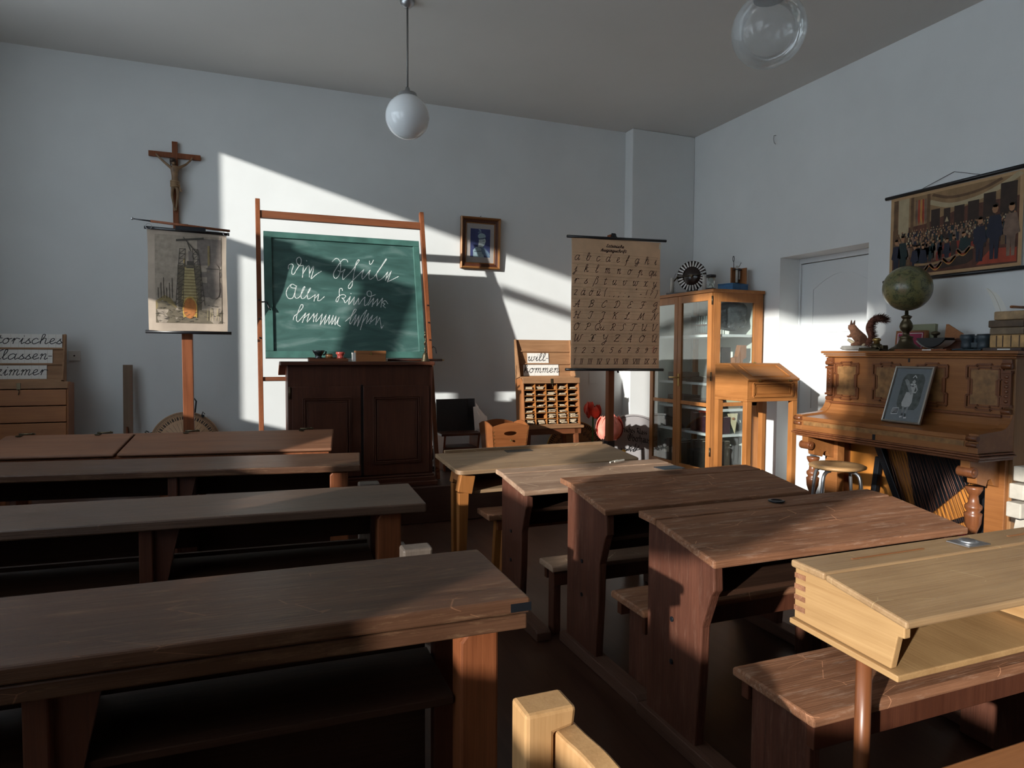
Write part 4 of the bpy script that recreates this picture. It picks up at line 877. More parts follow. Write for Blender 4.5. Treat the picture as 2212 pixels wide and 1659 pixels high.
# sign with a round top, black letter writing
t = thing('round_sign', 'grey white round topped sign board with black letter writing leaning behind the flowers', 'sign', (3.82, 6.135, .002), .0, rx=-.045)
r_ = .36; pts = [(-r_, 0), (r_, 0), (r_, .44)]+[(r_*math.cos(PI*i/40), .44+.26*math.sin(PI*i/40)) for i in range(1, 40)]+[(-r_, .44)]
M_sign = plain('sign_grey', (.46, .43, .43), .6)
part('board', MB().prism(pts, 'xz', -.02, 0), M_sign, t)
mk = MB(); mp = lambda a, b_: Vector((a, -.0212, b_))
ptsi = [((r_-.02)*math.cos(PI*i/40), .44+.24*math.sin(PI*i/40)) for i in range(41)]; mk.stroke(ptsi, mp, .005)
BL = {'o': (.8, '.1,.8 .1,.2 .4,0 .6,.2 .6,.8 .3,1 .1,.8'), 'r': (.6, '.1,1 .1,0|.1,.8 .35,1 .5,.8'), 'i': (.35, '.1,1 .1,.1 .2,0|.12,1.3 .16,1.4'), 's': (.65, '.5,1 .2,.9 .15,.6 .5,.4 .45,.1 .1,0'),
      'c': (.55, '.45,1 .1,.8 .1,.2 .4,0'), 'h': (.75, '.1,1.6 .1,0|.1,.8 .4,1 .55,.8 .55,.1 .4,-.4'), 'e': (.6, '.1,.4 .45,.7 .3,1 .1,.8 .1,.2 .4,0'), 'b': (.75, '.1,1.6 .1,.1 .35,0 .55,.2 .55,.7 .3,1 .1,.8'),
      'H': (1.2, '.1,1.7 .25,1.5 .25,.1 .1,0|.25,1.2 .8,1.5 .9,.9 .8,.1 .6,-.3'), 't': (.5, '.2,1.4 .2,.1 .4,0|.05,1 .4,1'), 'K': (1.1, '.2,1.7 .35,1.4 .3,.2 .1,0|.1,1.5 .9,1.6|.35,.8 .8,1|.4,.8 .85,.3 .8,0 1,.05'),
      'O': (1.3, '.6,1.7 .2,1.4 .1,.6 .4,0 .8,.1 1.05,.7 .95,1.4 .6,1.7|.5,1.4 .5,.4|.7,1.4 .7,.4'), 'l': (.4, '.1,1.6 .1,.1 .25,0'), 'a': (.75, '.15,.9 .45,1 .5,.1 .65,0|.5,.5 .2,.5 .1,.2 .3,0 .5,.2'), 'u': (.75, '.1,1 .1,.2 .3,0 .5,.2|.55,1 .55,.1 .65,0'), 'n': (.75, '.1,1 .1,0|.1,.8 .4,1 .55,.8 .55,.1 .65,0'), ' ': (.5, '')}
def bword(txt, x, y, h, sk_):
    for ch in txt:
        adv, st = BL[ch]
        for s_ in st.split('|'):
            if s_: mk.stroke([(x+h*float(p.split(',')[0]), y+h*float(p.split(',')[1])+sk_*(x+h*float(p.split(',')[0]))) for p in s_.split()], mp, .0105, nib=.75)
        x += adv*h
    return x
bword('Historisches Klass', -.252, .500, .037, -.16); bword('Oberhaus', -.062, .415, .046, -.16)
part('lettering', mk, M_ink, t)
mk = MB()
for k in range(14):
    a = random.uniform(-.16, .05); mk.stroke([(a, random.uniform(.30, .33)), (a+random.uniform(-.06, .12), random.uniform(.32, .385))], mp, .008)
part('line_drawing', mk, M_ink, t)

# ---------------------------------------------------------------- alphabet chart on its stand
t = map_stand('dark wooden map stand with iron clamp holding the alphabet chart', 3.128, 5.425, 2.43, .06, 2.38, 0)
part('clamp', MB().box(-.034, .034, -.036, .036, .90, 1.0).tube([(.036, 0, .93), (.06, -.02, .93), (.07, -.02, .90), (.075, -.02, .88)], .009), M_iron, t)
part('splice_plate', MB().box(-.036, .036, -.036, .036, .19, .25), M_iron, t)
part('top_knob', MB().prism([(-.05, 0), (-.05, .03), (-.02, .04), (-.015, .07), (.015, .07), (.02, .04), (.05, .03), (.05, 0)], 'xz', -.055, -.032), M_black, t).location = (0, 0, 2.07)
W_, H_ = .925, 1.165
t = thing('alphabet_chart', 'large brown paper alphabet chart with cursive letters, numbers and roman numerals', 'chart', (3.128, 5.318, 1.205), .0)
def cy(x, y): return .006*math.sin(3.1*x+6*y)+.004*math.sin(13*x+2*y)
def sf(u, v): x = (u-.5)*(W_-.012*math.sin(PI*v)); y = H_*v+.010*(u-.5)*(1 if v > .5 else -1); return Vector((x, cy(x, y), y))
M_kraft = plain('brown_chart_paper', (.72, .47, .29), .8, var=.13, vs=5)
part('sheet', MB().grid(20, 24, sf), M_kraft, t)
mp = lambda a, b_: Vector((a, cy(a, b_)-.0022, b_))
ln = MB(); nrow = 10; top = H_-.135; rh = (top-.012)/nrow
for r_i in range(nrow):
    yb = top-rh*(r_i+1)+.034
    for q in (0, .044, .066): ln.stroke([(-.455+.91*i/12, yb+q) for i in range(13)], mp, .0012)
    ln.stroke([(-.455+.91*i/12, yb-.027) for i in range(13)], mp, .0016)
part('ruled_lines', ln, plain('faint_brown_line', (.36, .20, .11), .8), t)
rows = ['a b c d e f g h i'.split(), ['j', 'k', 'l', 'm', 'n', 'o', 'p', 'qu'], 'r s \u00df t u v w x y'.split(), ['z', '\u00e4', '\u00f6', '\u00fc', '(', '.', ',', ';', ':', '_', '"', '-', '!', '?', ')'],
        'A B C D E F G'.split(), 'H I J K L M N'.split(), ['O', 'P', 'Qu', 'R', 'S', 'T', 'U', 'V'], ['W', 'X', 'Y', 'Z', '\u00c4', '\u00d6', '\u00dc'], '1 2 3 4 5 6 7 8 9 0'.split(), 'I II III IV V VI VII VIII IX X'.split()]
lt = MB()
for i, row in enumerate(rows):
    yb = top-rh*(i+1)+.034; xs0, xs1 = -.435, .430
    h, hy, asc = (.047, .045, .50) if i < 4 else ((.050, .031, 1) if i < 8 else (.040, .024, 1))
    if i == 3: h = .040
    if i == 9: ws = [sum(ROM[c][0] for c in s_)*h for s_ in row]
    else: ws = [sum(G[UML.get(c, c)][0] for c in s_)*h*.9 for s_ in row]
    gap = (xs1-xs0-sum(ws)-.3*hy)/(len(row)-1); x = xs0
    for s_, ww in zip(row, ws):
        if i == 9: roman(lt, s_, x, yb, h, mp, .0042, hy)
        else: word(lt, s_, x, yb, h*.9, mp, .0048, None, .32, 0, hy, asc)
        x += ww+gap
word(lt, 'Lateinische', -.115, H_-.072, .0185, mp, .0046, None, .3, .06, .017, .6); word(lt, 'Ausgangsschrift', -.175, H_-.112, .0185, mp, .0046, None, .3, .06, .017, .6)
part('lettering', lt, plain('dark_brown_ink', (.035, .014, .012), .7), t)
rd = MB(); glyph(rd, '1', .372, top-rh*9+.034, .03, lambda a, b_: mp(a, b_)-Vector((0, .0006, 0)), .0035); part('red_digit', rd, plain('red_chalk', (.50, .10, .08), .8), t, label='small red digit one')
part('torn_corner', MB().grid(3, 3, lambda u, v: Vector((.435+.022*u, -.006-.004*v, H_-.06+.05*v))), M_paper, t, label='pale torn corner')
part('top_rod', MB().cyl((-.505, 0, H_-.002), (.515, 0, H_+.022), .0125), M_black, t)
part('bottom_rod', MB().cyl((-.51, 0, 0), (.505, 0, -.008), .0125), M_black, t)
# ---------------------------------------------------------------- glass cabinet (doors face left, side faces the room)
VX0, VX1, VY0, VY1, VH = 3.985, 4.565, 5.06, 6.06, 1.945
t = thing('glass_cabinet', 'tall honey coloured glass cabinet with two glazed doors in the corner', 'cabinet', (4.275, 5.56, 0))
fr = MB()
for x in (VX0+.012, VX1-.05):
    for y in (VY0, VY1-.05): fr.box(x, x+.05, y, y+.05, 0, VH-.03)
part('corner_posts', fr, M_honey, t, world=True, bev=.002)
part('cornice', MB().box(VX0-.008, VX1+.012, VY0-.012, VY1+.012, VH-.03, VH), M_honeyY, t, world=True, bev=.003)
part('base', MB().box(VX0+.012, VX1, VY0, VY1, 0.0, .22), M_honeyX, t, world=True, bev=.003)
sd = MB().box(VX0+.062, VX1-.05, VY0, VY0+.022, VH-.115, VH-.03).box(VX0+.062, VX1-.05, VY0, VY0+.022, .22, .30).box(VX0+.062, VX1-.05, VY0, VY0+.022, .86, .895)
sd.box(VX0+.062, VX0+.092, VY0, VY0+.022, .30, VH-.115).box(VX1-.105, VX1-.05, VY0, VY0+.022, .30, VH-.115)
part('side_frame', sd, M_honey, t, world=True, bev=.002)
part('side_glass', MB().box(VX0+.092, VX1-.105, VY0+.010, VY0+.014, .30, VH-.115), M_glass, t, world=True)
part('far_glass', MB().box(VX0+.062, VX1-.05, VY1-.02, VY1-.016, .22, VH-.03), M_glass, t, world=True)
part('back_panel', MB().box(VX1-.012, VX1, VY0+.05, VY1-.05, .22, VH-.03), plain('cabinet_inside', (.60, .62, .56), .8), t, world=True)
SHZ = [.58, .82, 1.06, 1.52]
for z in SHZ: part('shelf', MB().box(VX0+.07, VX1-.013, VY0+.024, VY1-.052, z-.012, z+.012), M_white, t, world=True, label='white shelf board')
ym = (VY0+VY1)/2+.02
for k, (ya, yb) in enumerate(((VY0+.002, ym-.002), (ym+.002, VY1-.002))):
    s_ = .058; dm = MB().box(VX0-.010, VX0+.012, ya, ya+s_, .20, VH-.035).box(VX0-.010, VX0+.012, yb-s_, yb, .20, VH-.035)
    dm.box(VX0-.010, VX0+.012, ya+s_, yb-s_, .20, .27).box(VX0-.010, VX0+.012, ya+s_, yb-s_, VH-.105, VH-.035).box(VX0-.006, VX0+.010, ya+s_, yb-s_, .855, .89)
    d = part('door', dm, M_honey, t, world=True, bev=.002)
    part('pane', MB().box(VX0-.001, VX0+.003, ya+s_, yb-s_, .27, VH-.105), M_glass, d, world=True)
    if k == 0:
        h = MB().box(VX0-.014, VX0-.010, yb-.04, yb-.012, 1.03, 1.15).cyl((VX0-.012, yb-.026, 1.115), (VX0-.05, yb-.026, 1.115), .007).cyl((VX0-.048, yb-.03, 1.115), (VX0-.048, yb+.075, 1.115), .007)
        part('door_handle', h, M_brass, d, world=True)
        for z in (.4, 1.1, 1.8): part('hinge', MB().cyl((VX0-.010, ya-.004, z), (VX0-.010, ya-.004, z+.08), .006), M_bronze, d, world=True)
def book(label, x, y, z, th_, hgt, dep, col, grp, face='x', band=None, lean=0):
    """standing book, spine facing -x"""
    t = thing('book', label, 'book', (x, y, z), 0, grp, rx=lean)
    m = MB().box(0, dep, 0, th_, 0, hgt); part('cover', m, plain('book_cloth', col, .6, var=.25, vs=30), t, bev=.0025)
    part('pages', MB().box(.004, dep+.001, .003, th_-.003, .004, hgt+.0006) if False else MB().box(.006, dep-.004, .0035, th_-.0035, hgt-.002, hgt+.0015), M_paper, t)
    if band: part('title_label', MB().box(-.0012, .0, .003, th_-.003, hgt*band[0], hgt*band[1]), M_paper if len(band) < 3 else band[2], t, label='pale spine label')
    return t
cols = [(.02, .024, .03), (.03, .022, .018), (.018, .02, .024), (.045, .03, .02), (.02, .026, .034)]
NUM = ['first', 'second', 'third', 'fourth', 'fifth', 'sixth', 'seventh', 'eighth']
def brow(shelfname, y0, y1, z, hmax, colset, n, grp, band=None, x=VX0+.10):
    th_ = (y1-y0)/n; y = y1
    for i in range(n):
        w_ = th_*random.uniform(.86, .97); y = y1-th_*(i+1)
        book('%s %s book from left, %s' % (NUM[i], colset[1], shelfname), x+random.uniform(0, .03), y, z, w_, hmax*random.uniform(.86, 1), .17, random.choice(colset[0]), grp, band=band)
G_ = 'books in the glass cabinet'
ya, yb = VY0+.07, VY1-.09
brow('pale-labelled, cabinet bottom behind left door', 5.66, 5.95, .222, .26, (cols, 'dark blue'), 6, G_, band=(.42, .66))
brow('cabinet bottom behind right door', 5.14, 5.52, .222, .30, ([(.04, .032, .025), (.03, .026, .022), (.055, .042, .03)], 'brown black'), 8, G_)
brow('lowest cabinet shelf behind left door', 5.66, 5.96, .594, .20, (cols, 'slate dark'), 7, G_)
brow('lowest cabinet shelf behind right door', 5.34, 5.53, .594, .20, ([(.09, .02, .016), (.05, .018, .016)], 'dark red'), 5, G_)
brow('under red paper on the lowest cabinet shelf', 5.12, 5.33, .594, .17, ([(.05, .02, .03), (.06, .02, .035)], 'purple brown'), 5, G_)
t = thing('red_paper', 'crumpled red paper strip on the books in the glass cabinet', 'paper', (4.08, 5.22, .768))
part('strip', MB().grid(8, 10, lambda u, v: Vector((.0+.09*u, -.09+.24*v, .006+.03*abs(math.sin(7*v+3*u))))), M_redc, t)
for k, (yy, zz, hh_, ll) in enumerate(((5.62, .832, .05, .30), (5.63, .883, .045, .28))):
    t = thing('book', 'thick dark book lying flat on the middle cabinet shelf, %s of two' % ('lower' if k == 0 else 'upper'), 'book', (4.10, yy, zz), 0, G_)
    part('cover', MB().box(0, .2, 0, ll, 0, hh_), M_leather, t, bev=.003); part('pages', MB().box(.003, .197, .003, ll+.001, .006, hh_-.006), M_paper, t)
t = thing('book', 'long dark brown book lying on the middle cabinet shelf behind the right door', 'book', (4.09, 5.13, .8327), 0, G_)
part('cover', MB().box(0, .2, 0, .38, 0, .075), M_leather, t, bev=.003); part('pages', MB().box(.003, .201, .003, .377, .008, .067), M_paper, t)
for k, zz in enumerate((1.0725, 1.118)):
    t = thing('book', 'dark brown book lying flat behind the left cabinet door, %s of a pair' % ('bottom' if k == 0 else 'top'), 'book', (4.12, 5.68, zz), 0, G_)
    part('cover', MB().box(0, .2, 0, .26, 0, .042), M_leather, t, bev=.003); part('pages', MB().box(.003, .201, .003, .257, .006, .036), M_paper, t)
t = thing('open_book', 'open yellowed book lying on the upper middle cabinet shelf', 'book', (4.17, 5.37, 1.0725))
part('page_block', MB().grid(14, 3, lambda u, v: Vector((-.10+.22*v, -.17+.34*u, .012+.05*abs(math.sin(PI*u))**.6*(1 if u < .5 else .9)))), M_paper, t)
part('cover', MB().box(-.11, .13, -.18, .18, 0, .011), M_leather, t)
t = thing('paper_box', 'buff cardboard box standing on the upper middle cabinet shelf', 'box', (4.40, 5.52, 1.0725)); part('box', MB().box(-.05, .05, -.06, .06, 0, .20), M_paper, t, bev=.002); part('lid', MB().box(-.053, .053, -.063, .063, .2, .215), M_paper, t)
t = thing('paper_fan', 'pale folded paper leaning at the right end of the upper middle cabinet shelf', 'paper', (4.10, 5.13, 1.0725)); part('sheet', MB().hexa([(0, 0, 0), (.12, 0, 0), (.10, .002, .16), (.06, .002, .19)], [(0, .004, 0), (.12, .004, 0), (.10, .006, .16), (.06, .006, .19)]), M_card, t)
# lump of coal, instruments
M_coal = plain('coal', (.045, .05, .055), .35, var=.5, vs=24, bump=1.0, spec=.8)
def rock(m, c, sx, sy, sz, seed):
    rnd = random.Random(seed); ks = [(rnd.uniform(3, 9), rnd.uniform(3, 9), rnd.uniform(0, 6)) for _ in range(4)]
    nu, nv = 26, 18; R = []
    for i in range(nv+1):
        tt = PI*i/nv; ring = []
        for j in range(nu):
            a = 2*PI*j/nu; d = Vector((math.sin(tt)*math.cos(a), math.sin(tt)*math.sin(a), -math.cos(tt)))
            k = 1/max(abs(d.x), abs(d.y), abs(d.z))**.55; k *= 1+.06*sum(math.sin(f*d.x+g*d.z+h) for f, g, h in ks)/2
            ring.append(Vector(c)+Vector((d.x*sx*k, d.y*sy*k, d.z*sz*k)))
        R.append(ring)
    m.ring(R); return m
solo('coal_lump', rock(MB(), (0, 0, .165), .135, .11, .135, 3), M_coal, 'big glittering black lump of coal on the top shelf of the glass cabinet', 'rock', (4.335, 5.24, 1.545))
t = thing('lab_rack', 'rack of small dark bottles on the top shelf of the glass cabinet', 'rack', (4.14, 5.42, 1.533))
part('rack', MB().box(-.04, .04, -.09, .09, 0, .012).box(-.04, .04, -.09, .09, .09, .10), M_darkX, t)
for k in range(5): part('bottle', MB().lathe([(0, .013), (.014, .013), (.014, .12), (.006, .14), (.006, .18), (0, .18)], (0, -.07+.035*k, 0), 12), plain('grey_bottle', (.10, .13, .13), .2), t)
t = thing('dark_box', 'dark box standing behind the left door on the top cabinet shelf', 'box', (4.25, 5.75, 1.533)); part('box', MB().box(-.08, .08, -.12, .12, 0, .18), M_slate, t, bev=.003); part('lid', MB().box(-.083, .083, -.123, .123, .18, .20), M_iron, t)
t = thing('wooden_figure', 'small light wooden block figure on the shelf below the coal', 'figure', (4.36, 5.17, 1.0725)); part('block', MB().prism([(-.05, 0), (.05, 0), (.05, .22), (.09, .24), (.09, .36), (.02, .36), (-.01, .25), (-.05, .24)], 'xz', -.03, .03), M_orangeZ, t, bev=.003); part('dark_back', MB().box(-.16, -.055, .02, .04, 0, .34), M_leather, t)
for z0, lb in ((.594, 'lower'), (.832, 'upper')):
    t = thing('set_square', 'pale triangular set square on the %s cabinet shelf, seen through the side glass' % lb, 'set square', (4.30, 5.115, z0+.001), 0, 'set squares in the cabinet', rx=-.12)
    part('triangle', MB().prism([(-.06, .19), (.06, .19), (.01, .0)] if lb == 'lower' else [(-.10, .17), (.10, .17), (.07, .0), (-.07, 0)], 'xz', 0, .006), plain('pale_yellow_card', (.62, .55, .36), .6), t); part('grip', MB().cyl((0, -.001, .14), (0, -.012, .14), .012), M_orange, t)
# things on the cabinet top
ZV = VH+.0005
t = thing('influence_machine', 'influence machine with a dark sectored disc on top of the glass cabinet', 'apparatus', (4.23, 5.70, ZV), .62)
part('base', MB().box(-.10, .10, -.22, .24, 0, .022), M_black, t, bev=.003)
part('pedestal', MB().box(-.03, .03, -.05, .05, .022, .10).prism([(-.05, .10), (.05, .10), (.025, .22), (-.025, .22)], 'yz', -.02, .02), M_black, t, bev=.002)
dk = MB(); rotx = Euler((0, PI/2, 0)).to_matrix(); dk.lathe([(0, 0), (.150, 0), (.150, .005), (0, .005)], (-.03, 0, .19), 48, rotx)
dd = part('disc', dk, plain('dark_glass_disc', (.025, .014, .012), .2), t)
sg = MB(); mpx = lambda a, b_: Vector((-.0312, a, .19+b_))
for k in range(26):
    a = 2*PI*k/26; sg.stroke([(.098*math.cos(a), .098*math.sin(a)), (.143*math.cos(a), .143*math.sin(a))], mpx, .014)
part('foil_sectors', sg, plain('grey_foil', (.34, .32, .30), .35, .6), dd)
part('neutraliser_bar', MB().cyl((-.05, -.14, .20), (-.05, .15, .185), .004).cyl((-.055, 0, .19), (-.02, 0, .19), .014), M_bronze, t)
part('crank', MB().cyl((-.05, .13, .19), (-.07, .20, .11), .006), M_bronze, t)
for yy in (-.14, .19):
    part('leyden_jar', MB().lathe([(0, .022), (.020, .022), (.020, .17), (.008, .18), (0, .18)], (-.06, yy, 0), 18), plain('pale_jar', (.55, .54, .50), .15), t)
    part('rod', MB().cyl((-.06, yy, .15), (-.06, yy*.8, .22), .004).tube([(-.06, yy-.03, .02), (-.06, yy-.03, .09), (-.06, yy+.03, .09)], .003), M_metal, t)
t = thing('hourglass', 'small hourglass with black ends on the front corner of the glass cabinet', 'hourglass', (4.10, 5.24, ZV))
for z in (0, .125): part('end_plate', MB().lathe([(0, z), (.045, z), (.045, z+.022), (0, z+.022)], n=24), M_black, t)
part('bulb', MB().lathe([(.028, .023), (.03, .045), (.006, .073), (.03, .102), (.028, .124)], n=24), M_glass, t)
part('sleeve', MB().lathe([(.036, .0222), (.036, .1248)], n=24), M_glass, t)
part('sand', MB().lathe([(0, .024), (.026, .024), (.02, .04), (0, .05)], n=20), M_card, t)
t = thing('blue_box', 'blue oblong box on top of the glass cabinet, right of the hourglass', 'box', (4.37, 5.25, ZV), .25)
M_blue = plain('blue_paint', (.022, .11, .24), .5, var=.25, vs=14)
part('body', MB().box(-.125, .115, -.085, .085, 0, .062), M_blue, t, bev=.003); part('lid', MB().box(-.127, .117, -.087, .087, .063, .072), M_blue, t, bev=.002)
t = thing('apparatus', 'small wooden backed glass apparatus with a wire loop standing on the blue box', 'apparatus', (4.43, 5.27, ZV+.0725), .1)
part('back_board', MB().box(-.055, .065, .02, .035, 0, .165), M_orangeZ, t, bev=.002); part('side_board', MB().box(.052, .066, -.06, .02, 0, .16), M_orangeZ, t, bev=.002)
part('foot', MB().box(-.05, .05, -.05, .02, 0, .008).cyl((-.015, -.01, .008), (-.015, -.01, .016), .026).box(-.03, .03, -.03, .02, .14, .148), M_iron, t)
part('glass_tube', MB().cyl((-.015, -.01, .016), (-.015, -.01, .18), .012).cyl((.022, -.005, .05), (.022, -.005, .14), .009), plain('milky_tube', (.42, .40, .36), .2), t)
part('wire_loop', MB().tube([(-.045, 0, .15), (-.05, 0, .22)]+[(-.052+.010*math.sin(a), 0, .245-.026*math.cos(a)) for a in [i*PI/6 for i in range(13)]], .003).cyl((.02, 0, .17), (.05, 0, .215), .0025), M_iron, t)

# ---------------------------------------------------------------- standing lectern
t = thing('lectern', 'slim honey wood standing desk with sloping lid in front of the glass cabinet', 'lectern', (4.0, 4.5, 0))
LX0, LX1, LY0, LY1 = 3.738, 4.262, 4.30, 4.70; zb, zf, zt = .985, 1.135, 1.255
for sx in (LX0, LX1-.022):
    part('side_panel', MB().prism([(LY0, zb), (LY0, zf), (LY0+.225, zt), (LY1, zt), (LY1, zb)], 'yz', sx, sx+.022), M_honeyY, t, world=True, bev=.002)
fp = part('front_panel', MB().box(LX0+.022, LX1-.022, LY0, LY0+.02, zb, zf), M_honeyX, t, world=True, bev=.002)
part('back_panel', MB().box(LX0+.022, LX1-.022, LY1-.018, LY1, zb, zt), M_honeyX, t, world=True)
part('bottom_panel', MB().box(LX0+.022, LX1-.022, LY0+.02, LY1-.018, zb, zb+.012), M_honeyX, t, world=True)
part('ledge', MB().box(LX0-.004, LX1+.004, LY0+.225, LY1+.004, zt, zt+.016), M_honeyX, t, world=True, bev=.002)
ld = part('lid', MB().hexa([(LX0-.004, LY0-.012, zf-.004), (LX1+.004, LY0-.012, zf-.004), (LX1+.004, LY0+.223, zt+.002), (LX0-.004, LY0+.223, zt+.002)], [(LX0-.004, LY0-.018, zf+.012), (LX1+.004, LY0-.018, zf+.012), (LX1+.004, LY0+.218, zt+.018), (LX0-.004, LY0+.218, zt+.018)]), M_honeyX, t, world=True, bev=.002)
def lidp(x, f): return Vector((x, LY0-.018+.236*f, zf+.0135+(zt-zf+.006)*f))
part('lid_moulding', mould(MB(), [lidp(LX0+.07, .15), lidp(LX1-.07, .15), lidp(LX1-.07, .85), lidp(LX0+.07, .85)], .010), M_honeyX, ld, world=True)
pm = mould(MB(), [(LX0+.06, LY0-.004, zb+.022), (LX1-.06, LY0-.004, zb+.022), (LX1-.06, LY0-.004, zf-.022), (LX0+.06, LY0-.004, zf-.022)], .016)
mould(pm, [(LX0+.085, LY0-.002, zb+.045), (LX1-.085, LY0-.002, zb+.045), (LX1-.085, LY0-.002, zf-.045), (LX0+.085, LY0-.002, zf-.045)], .007)
part('front_moulding', pm, M_honeyX, fp, world=True)
part('hinge', MB().box(LX0+.09, LX0+.12, LY0-.022, LY0-.016, zf-.006, zf+.006).box(LX1-.12, LX1-.09, LY0-.022, LY0-.016, zf-.006, zf+.006).cyl(((LX0+LX1)/2-.012, LY0+.22, zt+.02), ((LX0+LX1)/2+.012, LY0+.22, zt+.02), .006), M_brass, t, world=True)
for x in (LX0, LX1-.05):
    for y in (LY0, LY1-.05): part('leg', MB().box(x, x+.05, y, y+.05, 0, zb-.0225), M_honey, t, world=True, bev=.003)
for y in (LY0+.015, LY1-.035): part('stretcher', MB().box(LX0+.05, LX1-.05, y, y+.02, .18, .24), M_honeyX, t, world=True, bev=.002)
for x in (LX0+.015, LX1-.035): part('stretcher', MB().box(x, x+.02, LY0+.05, LY1-.05, .18, .24), M_honeyY, t, world=True, bev=.002)
part('top_rail', MB().box(LX0, LX1, LY0+.002, LY1-.002, zb-.022, zb), M_honeyX, t, world=True, bev=.002)

# ---------------------------------------------------------------- piano
PX, PB, PY0, PY1, PT = 4.05, 4.57, 2.50, 3.79, 1.375
t = thing('upright_piano', 'old brown upright piano with carved panels and open lower front against the right wall', 'piano', (4.15, 3.145, 0))
part('case_side', MB().box(PX+.01, PB, PY0-.02, PY0+.035, 0, PT-.045), M_pianoS if False else wood('piano_side', (.22, .10, .035), (.38, .20, .085), 'Z', .4, .9, bump=.05), t, world=True, bev=.003, label='lighter brown right side')
part('case_side', MB().box(PX+.01, PB, PY1-.035, PY1+.02, 0, PT-.045), M_pianoD, t, world=True, bev=.003)
part('case_back', MB().box(PB-.03, PB, PY0+.035, PY1-.035, 0, PT-.045), M_dark, t, world=True)
lid = MB()
for o_, z0, z1 in ((.03, PT-.018, PT), (.018, PT-.030, PT-.019), (.008, PT-.046, PT-.031)): lid.box(PX-o_, PB, PY0-.02-o_, PY1+.02+o_, z0, z1)
part('lid', lid, M_piano, t, world=True, bev=.005)
part('upper_panel', MB().box(PX+.012, PX+.035, PY0+.036, PY1-.036, .995, PT-.047), M_piano, t, world=True)
pw_ = .205
for k in range(4):
    yc = PY1-.155-(PY1-PY0-.31)*k/3; a = pw_/2; z0, z1 = 1.035, 1.285; e = .028
    zz = [(-a, z0), (-a+.06, z0), (-a+.06, z0-.010), (a-.06, z0-.010), (a-.06, z0), (a, z0), (a, z0+.075), (a-.016, z0+.075), (a-.016, z1-.075), (a, z1-.075), (a, z1), (a-.06, z1), (a-.06, z1+.010), (-a+.06, z1+.010), (-a+.06, z1), (-a, z1), (-a, z1-.075), (-a+.016, z1-.075), (-a+.016, z0+.075), (-a, z0+.075)]
    m = mould(MB(), [(PX+.006, yc+y, z) for y, z in zz], .012)
    cx_, cz_ = 0, (z0+z1)/2; mould(m, [(PX+.009, yc+y*.83, cz_+(z-cz_)*.86) for y, z in zz], .009)
    pn = part('panel_moulding', m, M_pianoD, t, world=True)
    part('burl_panel', MB().box(PX+.008, PX+.013, yc-a*.80, yc+a*.80, z0+.022, z1-.022), M_burl, pn, world=True)
for yc in (PY0+.018, PY1-.018):                                       # carved pilasters at both ends of the upper front
    m = MB().box(PX-.012, PX+.011, yc-.024, yc+.024, 1.06, 1.25).box(PX-.022, PX+.011, yc-.028, yc+.028, 1.05, 1.065).box(PX-.022, PX+.011, yc-.028, yc+.028, 1.245, 1.262)
    m.cyl((PX-.008, yc-.027, 1.288), (PX-.008, yc+.027, 1.288), .018).cyl((PX-.010, yc-.030, 1.288), (PX-.010, yc+.030, 1.288), .009).cyl((PX-.002, yc-.026, 1.025), (PX-.002, yc+.026, 1.025), .016).box(PX-.014, PX+.011, yc-.026, yc+.026, 1.30, 1.326)
    for k in range(6): m.sphere((PX-.012, yc, 1.085+.028*k), .010, 10, 6, .6, 1.3, 1)
    m.box(PX-.01, PX+.011, yc-.026, yc+.026, .985, 1.005)
    part('pilaster', m, M_pianoD, t, world=True, bev=.002)
KX = 3.765
pts = [(PX+.012, .99)]+[(PX+.012-.012-.045*(1-math.cos(a))*.9-.02, .985-.075*math.sin(a)) for a in [i*PI/16 for i in range(9)]]
prof = [(PX+.03, 1.0), (PX-.004, .998), (PX-.012, .975), (PX-.03, .945), (PX-.06, .922), (PX-.10, .912), (KX, .898), (KX, .872), (PX+.03, .872)]
part('fallboard', MB().prism(prof, 'xz', PY0+.04, PY1-.04), M_piano, t, world=True, bev=.002)
part('front_ledge', MB().box(PX-.024, PX+.03, PY0+.035, PY1-.035, .990, 1.006), M_pianoD, t, world=True, bev=.003)
prof2 = [(p[0], p[1]+.012) for p in prof[:7]]
for y in (PY0-.018, PY1-.038):
    part('key_cheek', MB().prism(prof2+[(KX-.004, .80), (PX+.03, .80)], 'xz', y, y+.056), M_piano, t, world=True, bev=.003)
    part('cheek_scroll', MB().cyl((KX-.008, y-.002, .885), (KX-.008, y+.058, .885), .016).cyl((KX-.010, y-.002, .848), (KX-.010, y+.058, .848), .012), M_pianoD, t, world=True)
kb = MB().box(KX-.002, KX+.03, PY0+.038, PY1-.038, .80, .871)
part('key_slip', kb, M_piano, t, world=True)
part('burl_strip', MB().box(KX-.006, KX-.002, PY0+.06, PY1-.06, .838, .866), M_burl, t, world=True)
kb = MB()
for o_, z0, z1 in ((.012, .787, .799), (.022, .774, .786), (.004, .755, .773)): kb.box(KX-o_, PX+.01, PY0-.02-o_, PY1+.02+o_, z0, z1)
part('key_bed', kb, M_pianoD, t, world=True, bev=.004)
part('lock_plate', MB().box(KX-.004, KX, 3.135, 3.155, .80, .835).box(PX+.008, PX+.012, 3.14, 3.15, 1.30, 1.325), M_iron, t, world=True)
